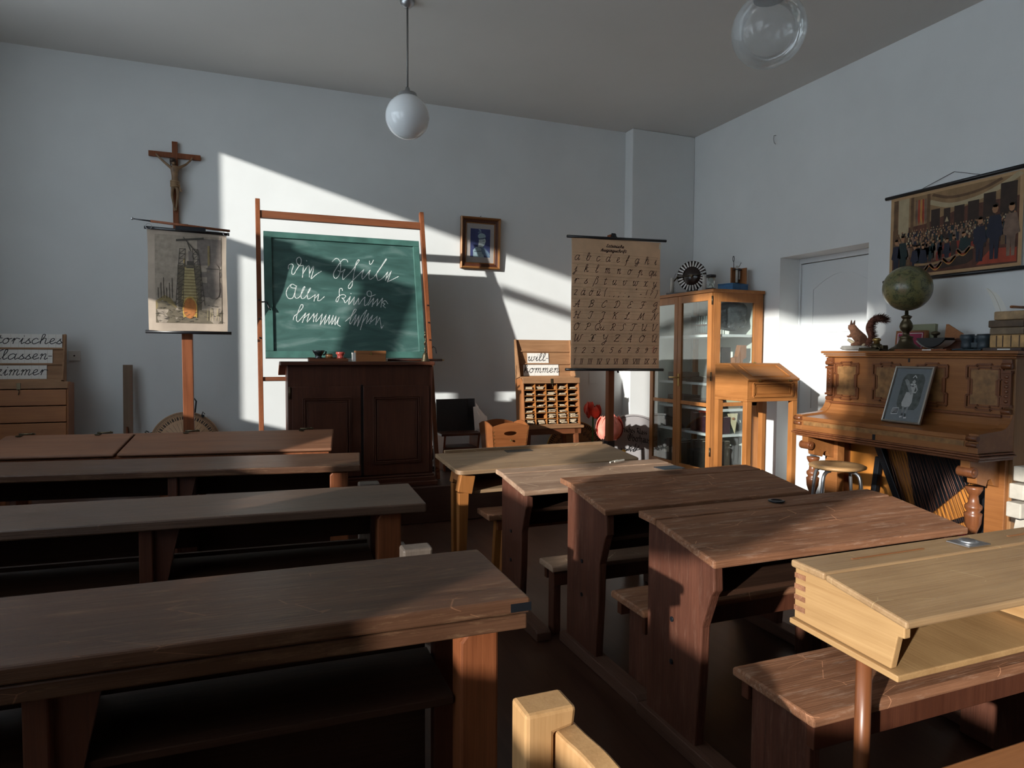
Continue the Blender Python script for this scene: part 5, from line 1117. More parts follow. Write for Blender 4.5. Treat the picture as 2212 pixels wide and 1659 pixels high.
for yc, sg_ in ((PY0+.06, 1), (PY1-.06, -1)):                             # console legs
    bx = 3.86
    part('console', MB().prism([(PX+.01, .755), (KX+.012, .755), (KX+.012, .71), (KX+.05, .66), (KX+.07, .655), (KX+.075, .62), (bx+.06, .60), (bx+.075, .635), (bx+.10, .64), (bx+.125, .60), (PX+.01, .58)], 'xz', yc-.028, yc+.028), M_piano, t, world=True, bev=.003)
    part('scroll', MB().cyl((KX+.028, yc-.045, .69), (KX+.028, yc+.045, .69), .030).cyl((KX+.028, yc-.052, .69), (KX+.028, yc+.052, .69), .016), M_pianoD, t, world=True, bev=.003)
    lz = [(0, .07), (.055, .07), (.055, .10), (.040, .115), (.034, .16), (.046, .18), (.036, .20), (.03, .25), (.03, .30), (.040, .305), (.030, .32), (.028, .335), (.052, .39), (.056, .43), (.058, .445), (.040, .455), (.056, .475), (.056, .49), (.036, .505), (.030, .55), (.040, .56), (.056, .585), (.056, .60), (0, .60)]
    lz = [(r*.78, z) for r, z in lz]
    part('leg', MB().lathe(lz, (bx, yc, 0), 28), M_pianoD, t, world=True)
    part('foot', MB().box(KX+.02, PX+.01, yc-.05, yc+.05, .0, .07), M_piano, t, world=True, bev=.006)
    part('inner_post', MB().box(PX-.02, PX+.05, yc-.06, yc+.05, .07, .755), M_piano, t, world=True, bev=.003)
part('soundboard', MB().box(PX+.20, PX+.21, PY0+.04, PY1-.04, .05, .97), plain('orange_soundboard', (.46, .17, .03), .45, var=.15, vs=5), t, world=True, label='orange soundboard')
part('bottom_rail', MB().box(PX-.01, PX+.06, PY0+.11, PY1-.11, .04, .16), M_piano, t, world=True, bev=.003)
ir = MB()
x = PX+.15
ir.bar((x, PY1-.30, .76), (x, PY1-.62, .10), .05, .05, (1, 0, 0)).bar((x, PY1-.33, .62), (x, PY1-.27, .10), .04, .04, (1, 0, 0)).bar((x, PY0+.25, .97), (x, PY0+.20, .06), .075, .05, (1, 0, 0))
ir.bar((x, PY0+.20, .12), (x, PY1-.60, .10), .09, .05, (1, 0, 0)).prism([(PY1-.62, .20), (PY0+.22, .66), (PY0+.22, .80), (PY1-.50, .80)], 'yz', x+.02, x+.035)
part('iron_frame', ir, M_iron, t, world=True, bev=.004)
st = MB()
for k in range(30):
    y = PY1-.36-.62*k/29; st.cyl((x-.012, y, .80), (x-.012, y-.22, .16+.34*max(0, (k-12)/17)), .0016, n=5)
for k in range(14):
    y = PY0+.32+.40*k/13; st.cyl((x-.03, y+.20, .80), (x-.03, y-.06, .20), .0014, n=5)
part('bass_strings', st, plain('copper_string', (.20, .09, .06), .4, .7), t, world=True)
part('string_bridge', MB().tube(smoothpts([(x+.03, PY1-.70, .20), (x+.03, PY0+.45, .26), (x+.03, PY0+.25, .37)], 6), .017), M_iron, t, world=True)
part('red_felt', MB().bar((x-.01, PY0+.25, .245), (x-.01, PY0+.48, .19), .02, .03, (1, 0, 0)).bar((x-.01, PY0+.22, .15), (x-.01, PY0+.40, .12), .02, .02, (1, 0, 0)), plain('red_felt', (.40, .012, .03), .9), t, world=True, label='strip of red felt')
# stool
t = thing('stool', 'round wooden seat stool on bent grey steel legs in front of the piano', 'stool', (3.44, 3.13, 0), .2)
part('seat', MB().lathe([(0, .635), (.14, .635), (.164, .645), (.166, .655), (.15, .663), (.08, .658), (0, .655)], n=40), M_beech, t)
for k in range(4):
    c, s_ = math.cos(k*PI/2), math.sin(k*PI/2); part('leg', MB().tube(smoothpts([(.08*c, .08*s_, .626), (.125*c, .125*s_, .618), (.152*c, .152*s_, .56), (.17*c, .17*s_, .3), (.185*c, .185*s_, .01)], 5), .011), M_metal, t)
part('ring', MB().tube([(.171*math.cos(a), .171*math.sin(a), .28) for a in [i*PI/16 for i in range(33)]], .007), M_metal, t)
part('bolt', MB().cyl((.11, .05, .61), (.11, .05, .636), .012), M_iron, t)
# white slatted bench at the right edge
M_wslat = plain('white_weathered_wood', (.48, .43, .36), .7, var=.12, vs=20)
t = thing('white_slat_seat', 'white weathered slatted wooden seat at the right edge of the picture', 'chair', (3.535, 2.14, 0), -.10)
for k, (xx, zz) in enumerate(((.0, .73), (-.025, .645), (-.04, .555))): part('slat', MB().bar((xx, -.02, zz+.035), (xx+.62, -.02, zz+.035), .075, .075), M_wslat, t, bev=.006)
for xx in (.10, .52):
    part('post', MB().bar((xx, -.08, 0), (xx, -.065, .78), .05, .075), M_white, t, bev=.004); part('rear_leg', MB().bar((xx, .12, 0), (xx, .02, .60), .035, .05), M_wslat, t, bev=.003)
for k in range(3): part('seat_slat', MB().box(-.02, .62, -.18-.10*k, -.10-.10*k, .40, .43), M_wslat, t, bev=.004)
for xx in (.10, .52): part('front_leg', MB().box(xx-.025, xx+.025, -.38, -.33, 0, .40).box(xx-.02, xx+.02, -.38, -.05, .36, .40), M_white, t, bev=.003)
# ---------------------------------------------------------------- things on the piano (top at PT)
ZP = PT+.0005
t = thing('squirrel', 'stuffed red squirrel standing on a small rocky base on the piano', 'squirrel', (4.20, 3.66, ZP), 0)
# local: squirrel faces +y (left in the picture)
part('base', rock(MB(), (0, .03, .022), .05, .115, .018, 5), plain('grey_base', (.20, .19, .17), .9, var=.2, vs=30), t)
part('branch', MB().tube([(0, -.05, .035), (0, .03, .05), (0, .095, .085)], .016, rads=[.020, .018, .010]), plain('pale_branch', (.40, .33, .22), .8), t)
FUR = plain('squirrel_fur', (.13, .055, .028), .9, var=.3, vs=60, bump=.4)
me = bpy.data.meshes.new('body')
V = [(0, -.055, .065), (0, -.02, .085), (0, .025, .12), (0, .045, .155), (0, .065, .182), (0, .095, .175), (.020, -.03, .06), (.028, .015, .05), (.022, .05, .045), (-.020, -.03, .06), (-.028, .015, .05), (-.022, .05, .045), (.018, .045, .125), (.016, .075, .105), (.008, .098, .112), (-.018, .045, .125), (-.016, .075, .105), (-.008, .098, .112)]
E_ = [(0, 1), (1, 2), (2, 3), (3, 4), (4, 5), (0, 6), (6, 7), (7, 8), (0, 9), (9, 10), (10, 11), (2, 12), (12, 13), (13, 14), (2, 15), (15, 16), (16, 17)]
me.from_pydata(V, E_, []); me.materials.append(FUR)
o = bpy.data.objects.new('body', me); COL.objects.link(o); o.parent = t; MT[o.name] = MT[t.name]
o.modifiers.new('skin', 'SKIN'); sb = o.modifiers.new('sub', 'SUBSURF'); sb.levels = 1; sb.render_levels = 2
for i, r in enumerate([.040, .046, .038, .028, .036, .014, .026, .014, .008, .026, .014, .008, .014, .009, .006, .014, .009, .006]): me.skin_vertices[0].data[i].radius = (r, r)
me.skin_vertices[0].data[0].use_root = True
part('belly', MB().sphere((0, .012, .098), .032, 14, 10, .75, .85, 1.25, Euler((-.5, 0, 0)).to_matrix()), plain('white_belly', (.52, .46, .38), .9), o)
er = MB()
for sx in (-1, 1): er.cyl((sx*.012, .060, .196), (sx*.017, .056, .228), .010, .003, 8).sphere((sx*.019, .078, .188), .004, 8, 6)
part('ears_and_eyes', er, plain('dark_fur', (.05, .02, .012), .9), o)
tlm = MB(); rnd = random.Random(4); spine = smoothpts([(0, -.07, .05), (0, -.105, .10), (0, -.085, .165), (0, -.11, .215), (0, -.165, .235), (0, -.205, .215)], 5)
tlm.tube(spine, .02, 10, rads=[.012+.012*math.sin(PI*min(1, .15+i/len(spine)*.8)) for i in range(len(spine))])
for i, p in enumerate(spine):
    for k in range(44):
        d = Vector((rnd.gauss(0, 1), rnd.gauss(0, 1)-.2, rnd.gauss(0, 1))).normalized(); q = p+d*.016; tlm.cyl(q, q+d*rnd.uniform(.014, .026)+Vector((0, -.016, .002)), .0018, .0003, 3)
part('tail', tlm, plain('tail_fur', (.105, .034, .018), .9), t, label='bushy dark red tail')
def inkstand():
    t = thing('desk_inkstand', 'dark metal inkstand with a knobbed lid between the squirrel and the globe', 'inkstand', (4.14, 3.40, ZP))
    part('tray', MB().box(-.07, .07, -.02, .15, 0, .010).tube(smoothpts([(-.06, -.02, .012), (-.06, .0, .03), (-.06, .03, .014), (-.06, .15, .016)], 5), .006), M_bronze, t, bev=.002)
    part('well', MB().lathe([(0, .01), (.038, .01), (.034, .045), (.026, .05), (0, .05)], (0, .06, 0), 20), M_bronze, t)
    part('lid_knob', MB().lathe([(0, .05), (.022, .05), (.018, .066), (.026, .072), (.028, .082), (.016, .092), (0, .093)], (0, .06, 0), 20), M_brass, t)
    part('pen_rest', MB().prism([(-.018, .011), (.02, .011), (.01, .034), (-.015, .04)], 'yz', -.03, .02), M_bronze, t, bev=.003)
inkstand()
t = thing('globe', 'old yellow green globe on a dark turned metal foot on the piano', 'globe', (4.19, 3.275, ZP))
part('foot', MB().lathe([(0, 0), (.098, 0), (.10, .012), (.085, .022), (.075, .028), (.05, .05), (.040, .085), (.048, .095), (.022, .105), (.020, .125), (.036, .145), (.042, .165), (.036, .19), (.022, .215), (.030, .225), (.034, .235), (.012, .245), (.010, .29), (0, .29)], n=36), M_bronze, t)
mG, nt, b = newmat('globe_map'); L_ = nt.links.new; tc = nd(nt, 'ShaderNodeTexCoord')
n1 = nd(nt, 'ShaderNodeTexNoise'); n1.inputs['Scale'].default_value = 7; n1.inputs['Detail'].default_value = 8; n1.inputs['Roughness'].default_value = .62; L_(tc.outputs['Object'], n1.inputs['Vector'])
r1 = ramp(nt, [(.40, (.20, .175, .07)), (.50, (.15, .145, .065)), (.515, (.05, .055, .03)), (.54, (.13, .135, .06)), (.66, (.20, .15, .08))]); L_(n1.outputs['Fac'], r1.inputs['Fac'])
n2 = nd(nt, 'ShaderNodeTexNoise'); n2.inputs['Scale'].default_value = 60; n2.inputs['Detail'].default_value = 2; L_(tc.outputs['Object'], n2.inputs['Vector'])
r2 = ramp(nt, [(.36, (.35, .35, .3)), (.42, (1, 1, 1))]); L_(n2.outputs['Fac'], r2.inputs['Fac'])
mxg = nd(nt, 'ShaderNodeMixRGB', blend_type='MULTIPLY'); mxg.inputs[0].default_value = .7; L_(r1.outputs['Color'], mxg.inputs[1]); L_(r2.outputs['Color'], mxg.inputs[2]); L_(mxg.outputs[0], b.inputs['Base Color']); b.inputs['Roughness'].default_value = .28
part('sphere', MB().sphere((0, 0, .425), .152, 56, 32), mG, t, label='yellow green map sphere')
t = thing('red_framed_box', 'flat box with a magenta panel and white border standing behind the globe foot', 'box', (4.345, 3.385, ZP), 0, ry=.10)
part('box', MB().box(0, .03, -.13, .10, 0, .145), M_orange, t, bev=.002)
mk = MB(); part('panel', MB().box(-.003, 0, -.115, .085, .012, .132), plain('magenta_panel', (.30, .012, .06), .5), t, label='magenta panel')
part('border', mould(MB(), [(-.0035, -.108, .02), (-.0035, .078, .02), (-.0035, .078, .124), (-.0035, -.108, .124)], .004), M_card, t)
t = thing('green_book', 'pale green book standing behind the magenta box on the piano', 'book', (4.40, 3.36, ZP), 0, ry=.08)
part('cover', MB().box(0, .028, -.13, .14, 0, .19), plain('pale_green_cloth', (.30, .31, .20), .8), t, bev=.003); part('pages', MB().box(.004, .024, -.127, .141, .004, .186), M_paper, t)
t = thing('ink_blotter', 'rocker blotter with white paper and a dark knob on the piano, right of the globe', 'blotter', (4.15, 3.035, ZP+.012))
arc = [(.115*math.sin(a), .115-.115*math.cos(a)) for a in [-.95+1.9*i/16 for i in range(17)]]
part('rocker', MB().prism([(y, z+.012) for y, z in arc]+[(.10, .072), (-.10, .072)], 'yz', -.045, .045), M_black, t, bev=.002)
R0 = [[Vector((xx, y*1.06, z+.006)) for xx in (-.047, .047)] for y, z in arc]
part('blotting_paper', MB().grid(16, 1, lambda u, v: Vector((-.048+.096*v, 1.07*.115*math.sin(-.95+1.9*u), .008+.115-.117*math.cos(-.95+1.9*u)))), M_card, t, label='white blotting paper')
part('knob', MB().lathe([(0, .072), (.01, .072), (.010, .085), (.026, .095), (.028, .105), (.015, .114), (0, .115)], n=20), M_bronze, t)
t = thing('flat_case', 'long flat reddish case lying along the piano front edge under the blotter', 'case', (4.075, 3.04, ZP))
part('case', MB().box(-.035, .035, -.16, .20, 0, .011), M_red, t, bev=.002); part('label_strip', MB().box(-.037, -.035, -.06, .0, .002, .009), M_card, t)
t = thing('dark_box', 'small dark wooden box on the piano behind the flat case', 'box', (4.275, 2.955, ZP))
part('body', MB().box(-.06, .06, -.075, .075, 0, .06), M_dark, t, bev=.003); part('lid', MB().box(-.062, .062, -.077, .077, .0605, .078), M_dark, t, bev=.003)
t = thing('set_square_board', 'orange wooden triangular board leaning on the wall behind the dark box', 'set square', (4.42, 3.06, ZP), 0, ry=.12)
part('board', MB().prism([(-.20, 0), (.115, 0), (.115, .185), (.10, .185)], 'yz', 0, .012), M_orange, t, bev=.002); part('hole', MB().cyl((-.001, .02, .07), (.0005, .02, .07), .02), M_dark, t)
t = thing('binoculars', 'pair of dark blue grey binoculars lying on the piano left of the books', 'binoculars', (4.15, 2.775, ZP))
M_bino = plain('blue_grey_leather', (.028, .042, .052), .45, var=.3, vs=40)
for yy in (-.05, .05):
    part('barrel', MB().lathe([(0, .0), (.034, .0), (.036, .02), (.033, .05), (.040, .06), (.042, .082), (.036, .088), (.030, .086), (0, .08)], (0, yy, .010), 24), M_bino, t)
    part('lens_ring', MB().lathe([(.030, .097), (.037, .099), (.037, .103), (.030, .103)], (0, yy, 0), 24), M_metal, t)
part('bridge', MB().box(-.014, .014, -.045, .045, .02, .05).cyl((0, 0, .01), (0, 0, .075), .011), M_bino, t)
part('strap', MB().tube(smoothpts([(-.03, .05, .012), (-.06, .11, .006), (-.02, .12, .006), (-.05, .0, .006), (-.055, -.07, .006)], 5), .005), M_bino, t)
bk = [('tan leather book with dark ends lying on top of the pile on the piano', (.34, .22, .11), .050, .118, .0), ('dark mottled old book, third from bottom of the piano pile', (.09, .055, .03), .042, .142, .010), ('worn pale patched old book, second from bottom of the piano pile', (.16, .11, .065), .042, .138, .004), ('tan book with ribbed spine at the bottom of the pile on the piano', (.44, .26, .10), .075, .14, .0)]
z = ZP+.018
t = thing('flat_folder', 'thin dark folder under the pile of old books on the piano', 'folder', (4.17, 2.545, ZP)); part('folder', MB().box(-.10, .10, -.08, .135, 0, .0175), M_leather, t, bev=.002); part('label', MB().box(-.1015, -.10, -.02, .05, .005, .012), M_card, t)
for i, (lb, col, hh_, wd_, off) in enumerate(bk[::-1]):
    t = thing('old_book', lb, 'book', (4.18, 2.535+off, z), 0, 'pile of old books on the piano')
    part('cover', MB().box(-.085, .085, -wd_*.5, wd_*.88, 0, hh_), plain('old_cover', col, .6, var=.4, vs=18), t, bev=.006)
    part('pages', MB().box(-.08, .086, -wd_*.5-.001, wd_*.88-.012, .006, hh_-.006), M_paper, t)
    if i == 0: part('spine_ribs', MB().box(-.0885, -.0845, -.045, -.041, .004, hh_-.004).box(-.0885, -.0845, .0, .004, .004, hh_-.004).box(-.0885, -.0845, .045, .049, .004, hh_-.004).box(-.0885, -.0845, .08, .084, .004, hh_-.004), M_leather, t)
    z += hh_+.0008
t = thing('open_note', 'small sheet with a curled pale edge on top of the pile of books', 'paper', (4.18, 2.53, z)); part('sheet', MB().grid(6, 4, lambda u, v: Vector((-.06+.12*v, -.07+.10*u, .002+.03*(u*1.0)*(1-.3*u)+.004*math.sin(6*u)))), M_paper, t); part('curl', MB().tube([(-.06, .03, .024), (.06, .03, .024)], .008), M_orange, t)
t = thing('quill', 'white quill feather standing behind the pile of books on the piano', 'feather', (4.27, 2.67, ZP))
part('holder', MB().lathe([(0, 0), (.03, 0), (.03, .03), (.012, .045), (.012, .06), (0, .06)], n=16), M_bronze, t)
sp = smoothpts([(0, 0, .05), (0, .02, .15), (0, .045, .25), (0, .085, .34), (0, .125, .385)], 6)
fe = MB(); nsp = len(sp)
fe.ring([[p+Vector((-.001, -w_, -.3*w_)), p+Vector((.001, 0, .002)), p+Vector((-.001, w_*.8, .3*w_)), p+Vector((0, 0, -.001))] for p, w_ in [(p, .002+.040*math.sin(PI*min(1, max(0, (i/nsp-.12)/.88)))**.7) for i, p in enumerate(sp)]])
part('vane', fe, plain('white_feather', (.66, .65, .60), .8), t); part('shaft', MB().tube(sp, .0022, 6), M_paper, t)
# framed photograph on the fall board
t = thing('framed_photo', 'silver framed grey photograph of a standing child leaning on the piano front', 'picture', (3.895, 3.06, .9115), 0, ry=.33)
pw, ph = .135, .190
m = MB(); R = []
for sy, sz in ((1, -1), (-1, -1), (-1, 1), (1, 1)): R.append([Vector((-b_, sy*(pw-a), ph+sz*(ph-a))) for a, b_ in [(0, 0), (0, .014), (.005, .018), (.010, .016), (.014, .010), (.014, 0)]])
m.ring(R+[R[0]], cap=False); part('frame', m, plain('silver_frame', (.42, .40, .36), .35, .8), t)
part('backing', MB().box(-.004, 0, -pw+.013, pw-.013, .013, 2*ph-.013), M_ink, t)
PH = [plain('photo_%d' % i, c, .35, var=v, vs=30) for i, (c, v) in enumerate([((.13, .145, .155), .06), ((.055, .065, .06), .5), ((.34, .34, .33), .06), ((.50, .50, .49), .05), ((.03, .034, .036), .1), ((.20, .21, .21), .2)])]
pc = MB(); l = [0]
def pf(x, y): return Vector((-.0045-.00025*l[0], (pw-.014)*(1-2*x), .014+(2*ph-.028)*y))
pc.mat(0).poly([pf(0, 0), pf(1, 0), pf(1, 1), pf(0, 1)]); l[0] += 1
pc.mat(1).poly([pf(.55+.30*math.cos(a)*(1.0), .58+.34*math.sin(a)) if False else pf(.55+.32*max(-1, min(1, 1.25*math.cos(a))), .56+.34*max(-1, min(1, 1.2*math.sin(a)))) for a in [2*PI*i/32 for i in range(32)]]); l[0] += 1
pc.mat(2).poly([pf(*p) for p in ((.43, .55), (.52, .55), (.64, .52), (.66, .36), (.62, .28), (.5, .26), (.40, .28), (.37, .34))]); l[0] += 1
pc.mat(2).poly([pf(*p) for p in ((.50, .53), (.64, .53), (.66, .66), (.60, .71), (.52, .70))]); pc.mat(5).poly([pf(*p) for p in ((.33, .74), (.29, .78), (.35, .80), (.42, .77), (.60, .55), (.58, .50), (.52, .54))]); l[0] += 1
pc.mat(2).disc(pf, .575, .755, .048, .042, 14); pc.mat(4).stroke([(.53, .78), (.575, .805), (.62, .78)], pf, .035); pc.mat(4).stroke([(.55, .765), (.56, .765)], pf, .012).stroke([(.59, .765), (.60, .765)], pf, .012); l[0] += 1
pc.mat(3).stroke([(.52, .83), (.57, .87), (.62, .83)], pf, .020).stroke([(.50, .70), (.55, .705)], pf, .02).stroke([(.60, .705), (.64, .70)], pf, .02); pc.mat(4).stroke([(.54, .665), (.60, .668)], pf, .02)
pc.mat(2).stroke([(.66, .68), (.72, .60), (.70, .55), (.60, .55)], pf, .03)
pc.mat(5).stroke([(.46, .26), (.47, .16)], pf, .055).stroke([(.58, .26), (.56, .16)], pf, .055); pc.mat(4).stroke([(.47, .15), (.48, .08)], pf, .05).stroke([(.56, .15), (.57, .08)], pf, .05); pc.mat(3).stroke([(.43, .075), (.49, .085)], pf, .03).stroke([(.55, .065), (.61, .07)], pf, .03)
mould_ = [(.15, .12), (.33, .13), (.34, .24), (.16, .225), (.15, .12)]; pc.mat(3).stroke(mould_, pf, .014); pc.mat(4).poly([pf(.165, .13), pf(.32, .14), pf(.325, .23), pf(.17, .215)]); l[0] += 1
pc.mat(3)
for k, gl in enumerate(('0,0 .0,1 .5,1 .5,0 0,0', '0,1 .25,0 .5,1', '0,1 .5,1 .2,.5 .5,.2 .0,0', '.5,1 0,.6 .5,.4 0,0')):
    pc.stroke([(.185+.035*k+.025*float(p.split(',')[0]), .155+.055*float(p.split(',')[1])) for p in gl.split()], pf, .008)
part('photograph', pc, PH, t)

# ---------------------------------------------------------------- assembly picture on the right wall
t = thing('hall_picture', 'colour wall chart of a crowded assembly hall hanging on black rods on the right wall', 'chart', (4.58, 3.265, 1.905), 0)
W_, Z0, Z1 = .47, .015, .62
def pf3(x, y): return Vector((-.001-.00022*l[0], W_*(1-2*x), Z0+(Z1-Z0)*y))
pc = MB(); l = [0]; rnd = random.Random(11)
PC = [plain('tint_%d' % i, c, .75, var=v, vs=16) for i, (c, v) in enumerate([((.42, .26, .13), .08), ((.085, .030, .016), .35), ((.25, .15, .07), .2), ((.20, .025, .012), .25), ((.012, .014, .028), .2), ((.32, .16, .08), .15), ((.030, .016, .010), .3), ((.12, .065, .03), .3), ((.008, .022, .022), .2), ((.38, .30, .18), .1), ((.30, .045, .02), .2), ((.16, .10, .07), .3), ((.42, .20, .05), .1)])]
pc.mat(0).poly([pf3(0, 0), pf3(1, 0), pf3(1, 1), pf3(0, 1)]); l[0] += 1
pc.mat(1).poly([pf3(.025, .035), pf3(.975, .035), pf3(.975, .965), pf3(.025, .965)]); l[0] += 1
pc.mat(2).poly([pf3(.025, .60), pf3(.30, .62), pf3(.62, .74), pf3(.975, .74), pf3(.975, .965), pf3(.025, .965)]); l[0] += 1
pc.mat(9).stroke(smoothpts([(.34, .86), (.5, .78), (.7, .80), (.86, .88), (.97, .965)], 5), pf3, .05); pc.mat(7).stroke(smoothpts([(.36, .94), (.5, .87), (.7, .88), (.85, .95)], 5), pf3, .03); l[0] += 1
for x0, x1, y1 in ((.345, .415, .77), (.445, .495, .755), (.525, .60, .76), (.625, .705, .78), (.735, .82, .83), (.85, .96, .90)): pc.mat(6).poly([pf3(x0, .5), pf3(x1, .5), pf3(x1, y1), pf3(x0, y1)])
for x0, x1 in ((.03, .065), (.175, .20), (.31, .335)): pc.mat(7).poly([pf3(x0, .35), pf3(x1, .35), pf3(x1, .965), pf3(x0, .965)])
pc.mat(9).poly([pf3(.07, .5), pf3(.16, .5), pf3(.16, .965), pf3(.07, .965)]); l[0] += 1
for x0, c in ((.215, 11), (.235, 10), (.255, 12), (.27, 10), (.29, 11)): pc.mat(c).poly([pf3(x0, .70), pf3(x0+.012, .60+.02*rnd.random()), pf3(x0+.02, .68), pf3(x0+.014, .92), pf3(x0+.002, .92)])
pc.mat(9).poly([pf3(.455, .60), pf3(.485, .60), pf3(.47, .66)]); l[0] += 1
pc.mat(5)
for k in range(380):                                                  # distant crowd
    x = rnd.uniform(.07, .96); y = .36+rnd.random()*(.17+.10*abs(x-.4)); pc.mat(rnd.choice((5, 9, 7, 11, 6, 5, 2))).disc(pf3, x, y, .0075, .014, 6)
l[0] += 1
pc.mat(3).poly([pf3(.33, .28), pf3(.55, .36), pf3(.72, .34), pf3(.62, .16), pf3(.40, .16)]); pc.mat(10).poly([pf3(.70, .06), pf3(.97, .05), pf3(.97, .20), pf3(.80, .22)]); l[0] += 1
def man(x, y, s_, c):
    pc.mat(c).poly([pf3(x-.016*s_, y+.075*s_), pf3(x+.016*s_, y+.075*s_), pf3(x+.026*s_, y-.02*s_), pf3(x+.014*s_, y-.03*s_), pf3(x+.012*s_, y-.13*s_), pf3(x+.002*s_, y-.13*s_), pf3(x, y-.04*s_), pf3(x-.002*s_, y-.13*s_), pf3(x-.012*s_, y-.13*s_), pf3(x-.014*s_, y-.03*s_), pf3(x-.026*s_, y-.02*s_)])
    pc.mat(5).disc(pf3, x, y+.105*s_, .0095*s_, .022*s_, 8); pc.mat(6).disc(pf3, x, y+.122*s_, .010*s_, .012*s_, 6)
for row in range(7):                                                  # benches full of people, nearer rows larger
    yy = .52-.036*row; s_ = .42+.07*row; n = 34-3*row
    for k in range(n):
        x = .07+.88*(k+rnd.uniform(.1, .9))/n
        if abs(x-.52) < .09 and row > 3: continue
        pc.mat(rnd.choice((4, 6, 8, 11, 7, 6))).poly([pf3(x-.018*s_, yy-.07*s_), pf3(x+.018*s_, yy-.07*s_), pf3(x+.016*s_, yy+.05*s_), pf3(x, yy+.075*s_), pf3(x-.016*s_, yy+.05*s_)])
        pc.mat(rnd.choice((5, 9, 5, 2))).disc(pf3, x+rnd.uniform(-.003, .003), yy+.10*s_, .0100*s_, .022*s_, 7)
    l[0] += 1
for k in range(16): man(rnd.uniform(.12, .46), rnd.uniform(.25, .31), rnd.uniform(.8, .95), rnd.choice((4, 8, 6, 11)))
l[0] += 1
for x, y, s_, c in ((.06, .28, 1.6, 4), (.115, .30, 1.75, 8), (.22, .22, 1.3, 4), (.29, .21, 1.35, 4), (.48, .26, 1.2, 4), (.53, .28, 1.2, 6), (.60, .29, 1.25, 8), (.72, .34, 1.9, 4), (.82, .40, 2.3, 4), (.93, .40, 2.2, 11)): man(x, y, s_, c)
l[0] += 1
pc.mat(7).poly([pf3(.15, .08), pf3(.18, .08), pf3(.18, .22), pf3(.15, .22)]); pc.mat(2).stroke(smoothpts([(.23, .145), (.38, .135), (.55, .19), (.67, .26)], 5), pf3, .03); pc.mat(6).poly([pf3(.24, .04), pf3(.63, .09), pf3(.675, .13), pf3(.67, .245), (pf3(.55, .175)), pf3(.38, .12), pf3(.24, .13)]); l[0] += 1
for k in range(4):
    x0 = .245+.105*k; y0 = .115+.022*k*k*.6+.01*k
    for j, c in enumerate((11, 10, 12)): pc.mat(c).stroke(smoothpts([(x0, y0-.012*j), (x0+.045, y0-.05-.016*j), (x0+.09, y0+.012-.012*j)], 5), pf3, .022-.004*j)
    l[0] += 1
part('print', pc, PC, t)
part('sheet', MB().box(-.0008, .0005, -W_, W_, Z0, Z1), M_paper, t)
part('bottom_rod', MB().cyl((-.004, .515, 0), (-.004, -.50, 0), .0125), M_black, t)
part('top_rod', MB().cyl((-.004, .515, Z1+.012), (-.004, -.50, Z1+.02), .0125), M_black, t)
part('cord', MB().cyl((-.004, .24, Z1+.02), (.018, .0, Z1+.098), .0018, n=6).cyl((.018, .0, Z1+.098), (-.004, -.22, Z1+.02), .0018, n=6), M_iron, t)
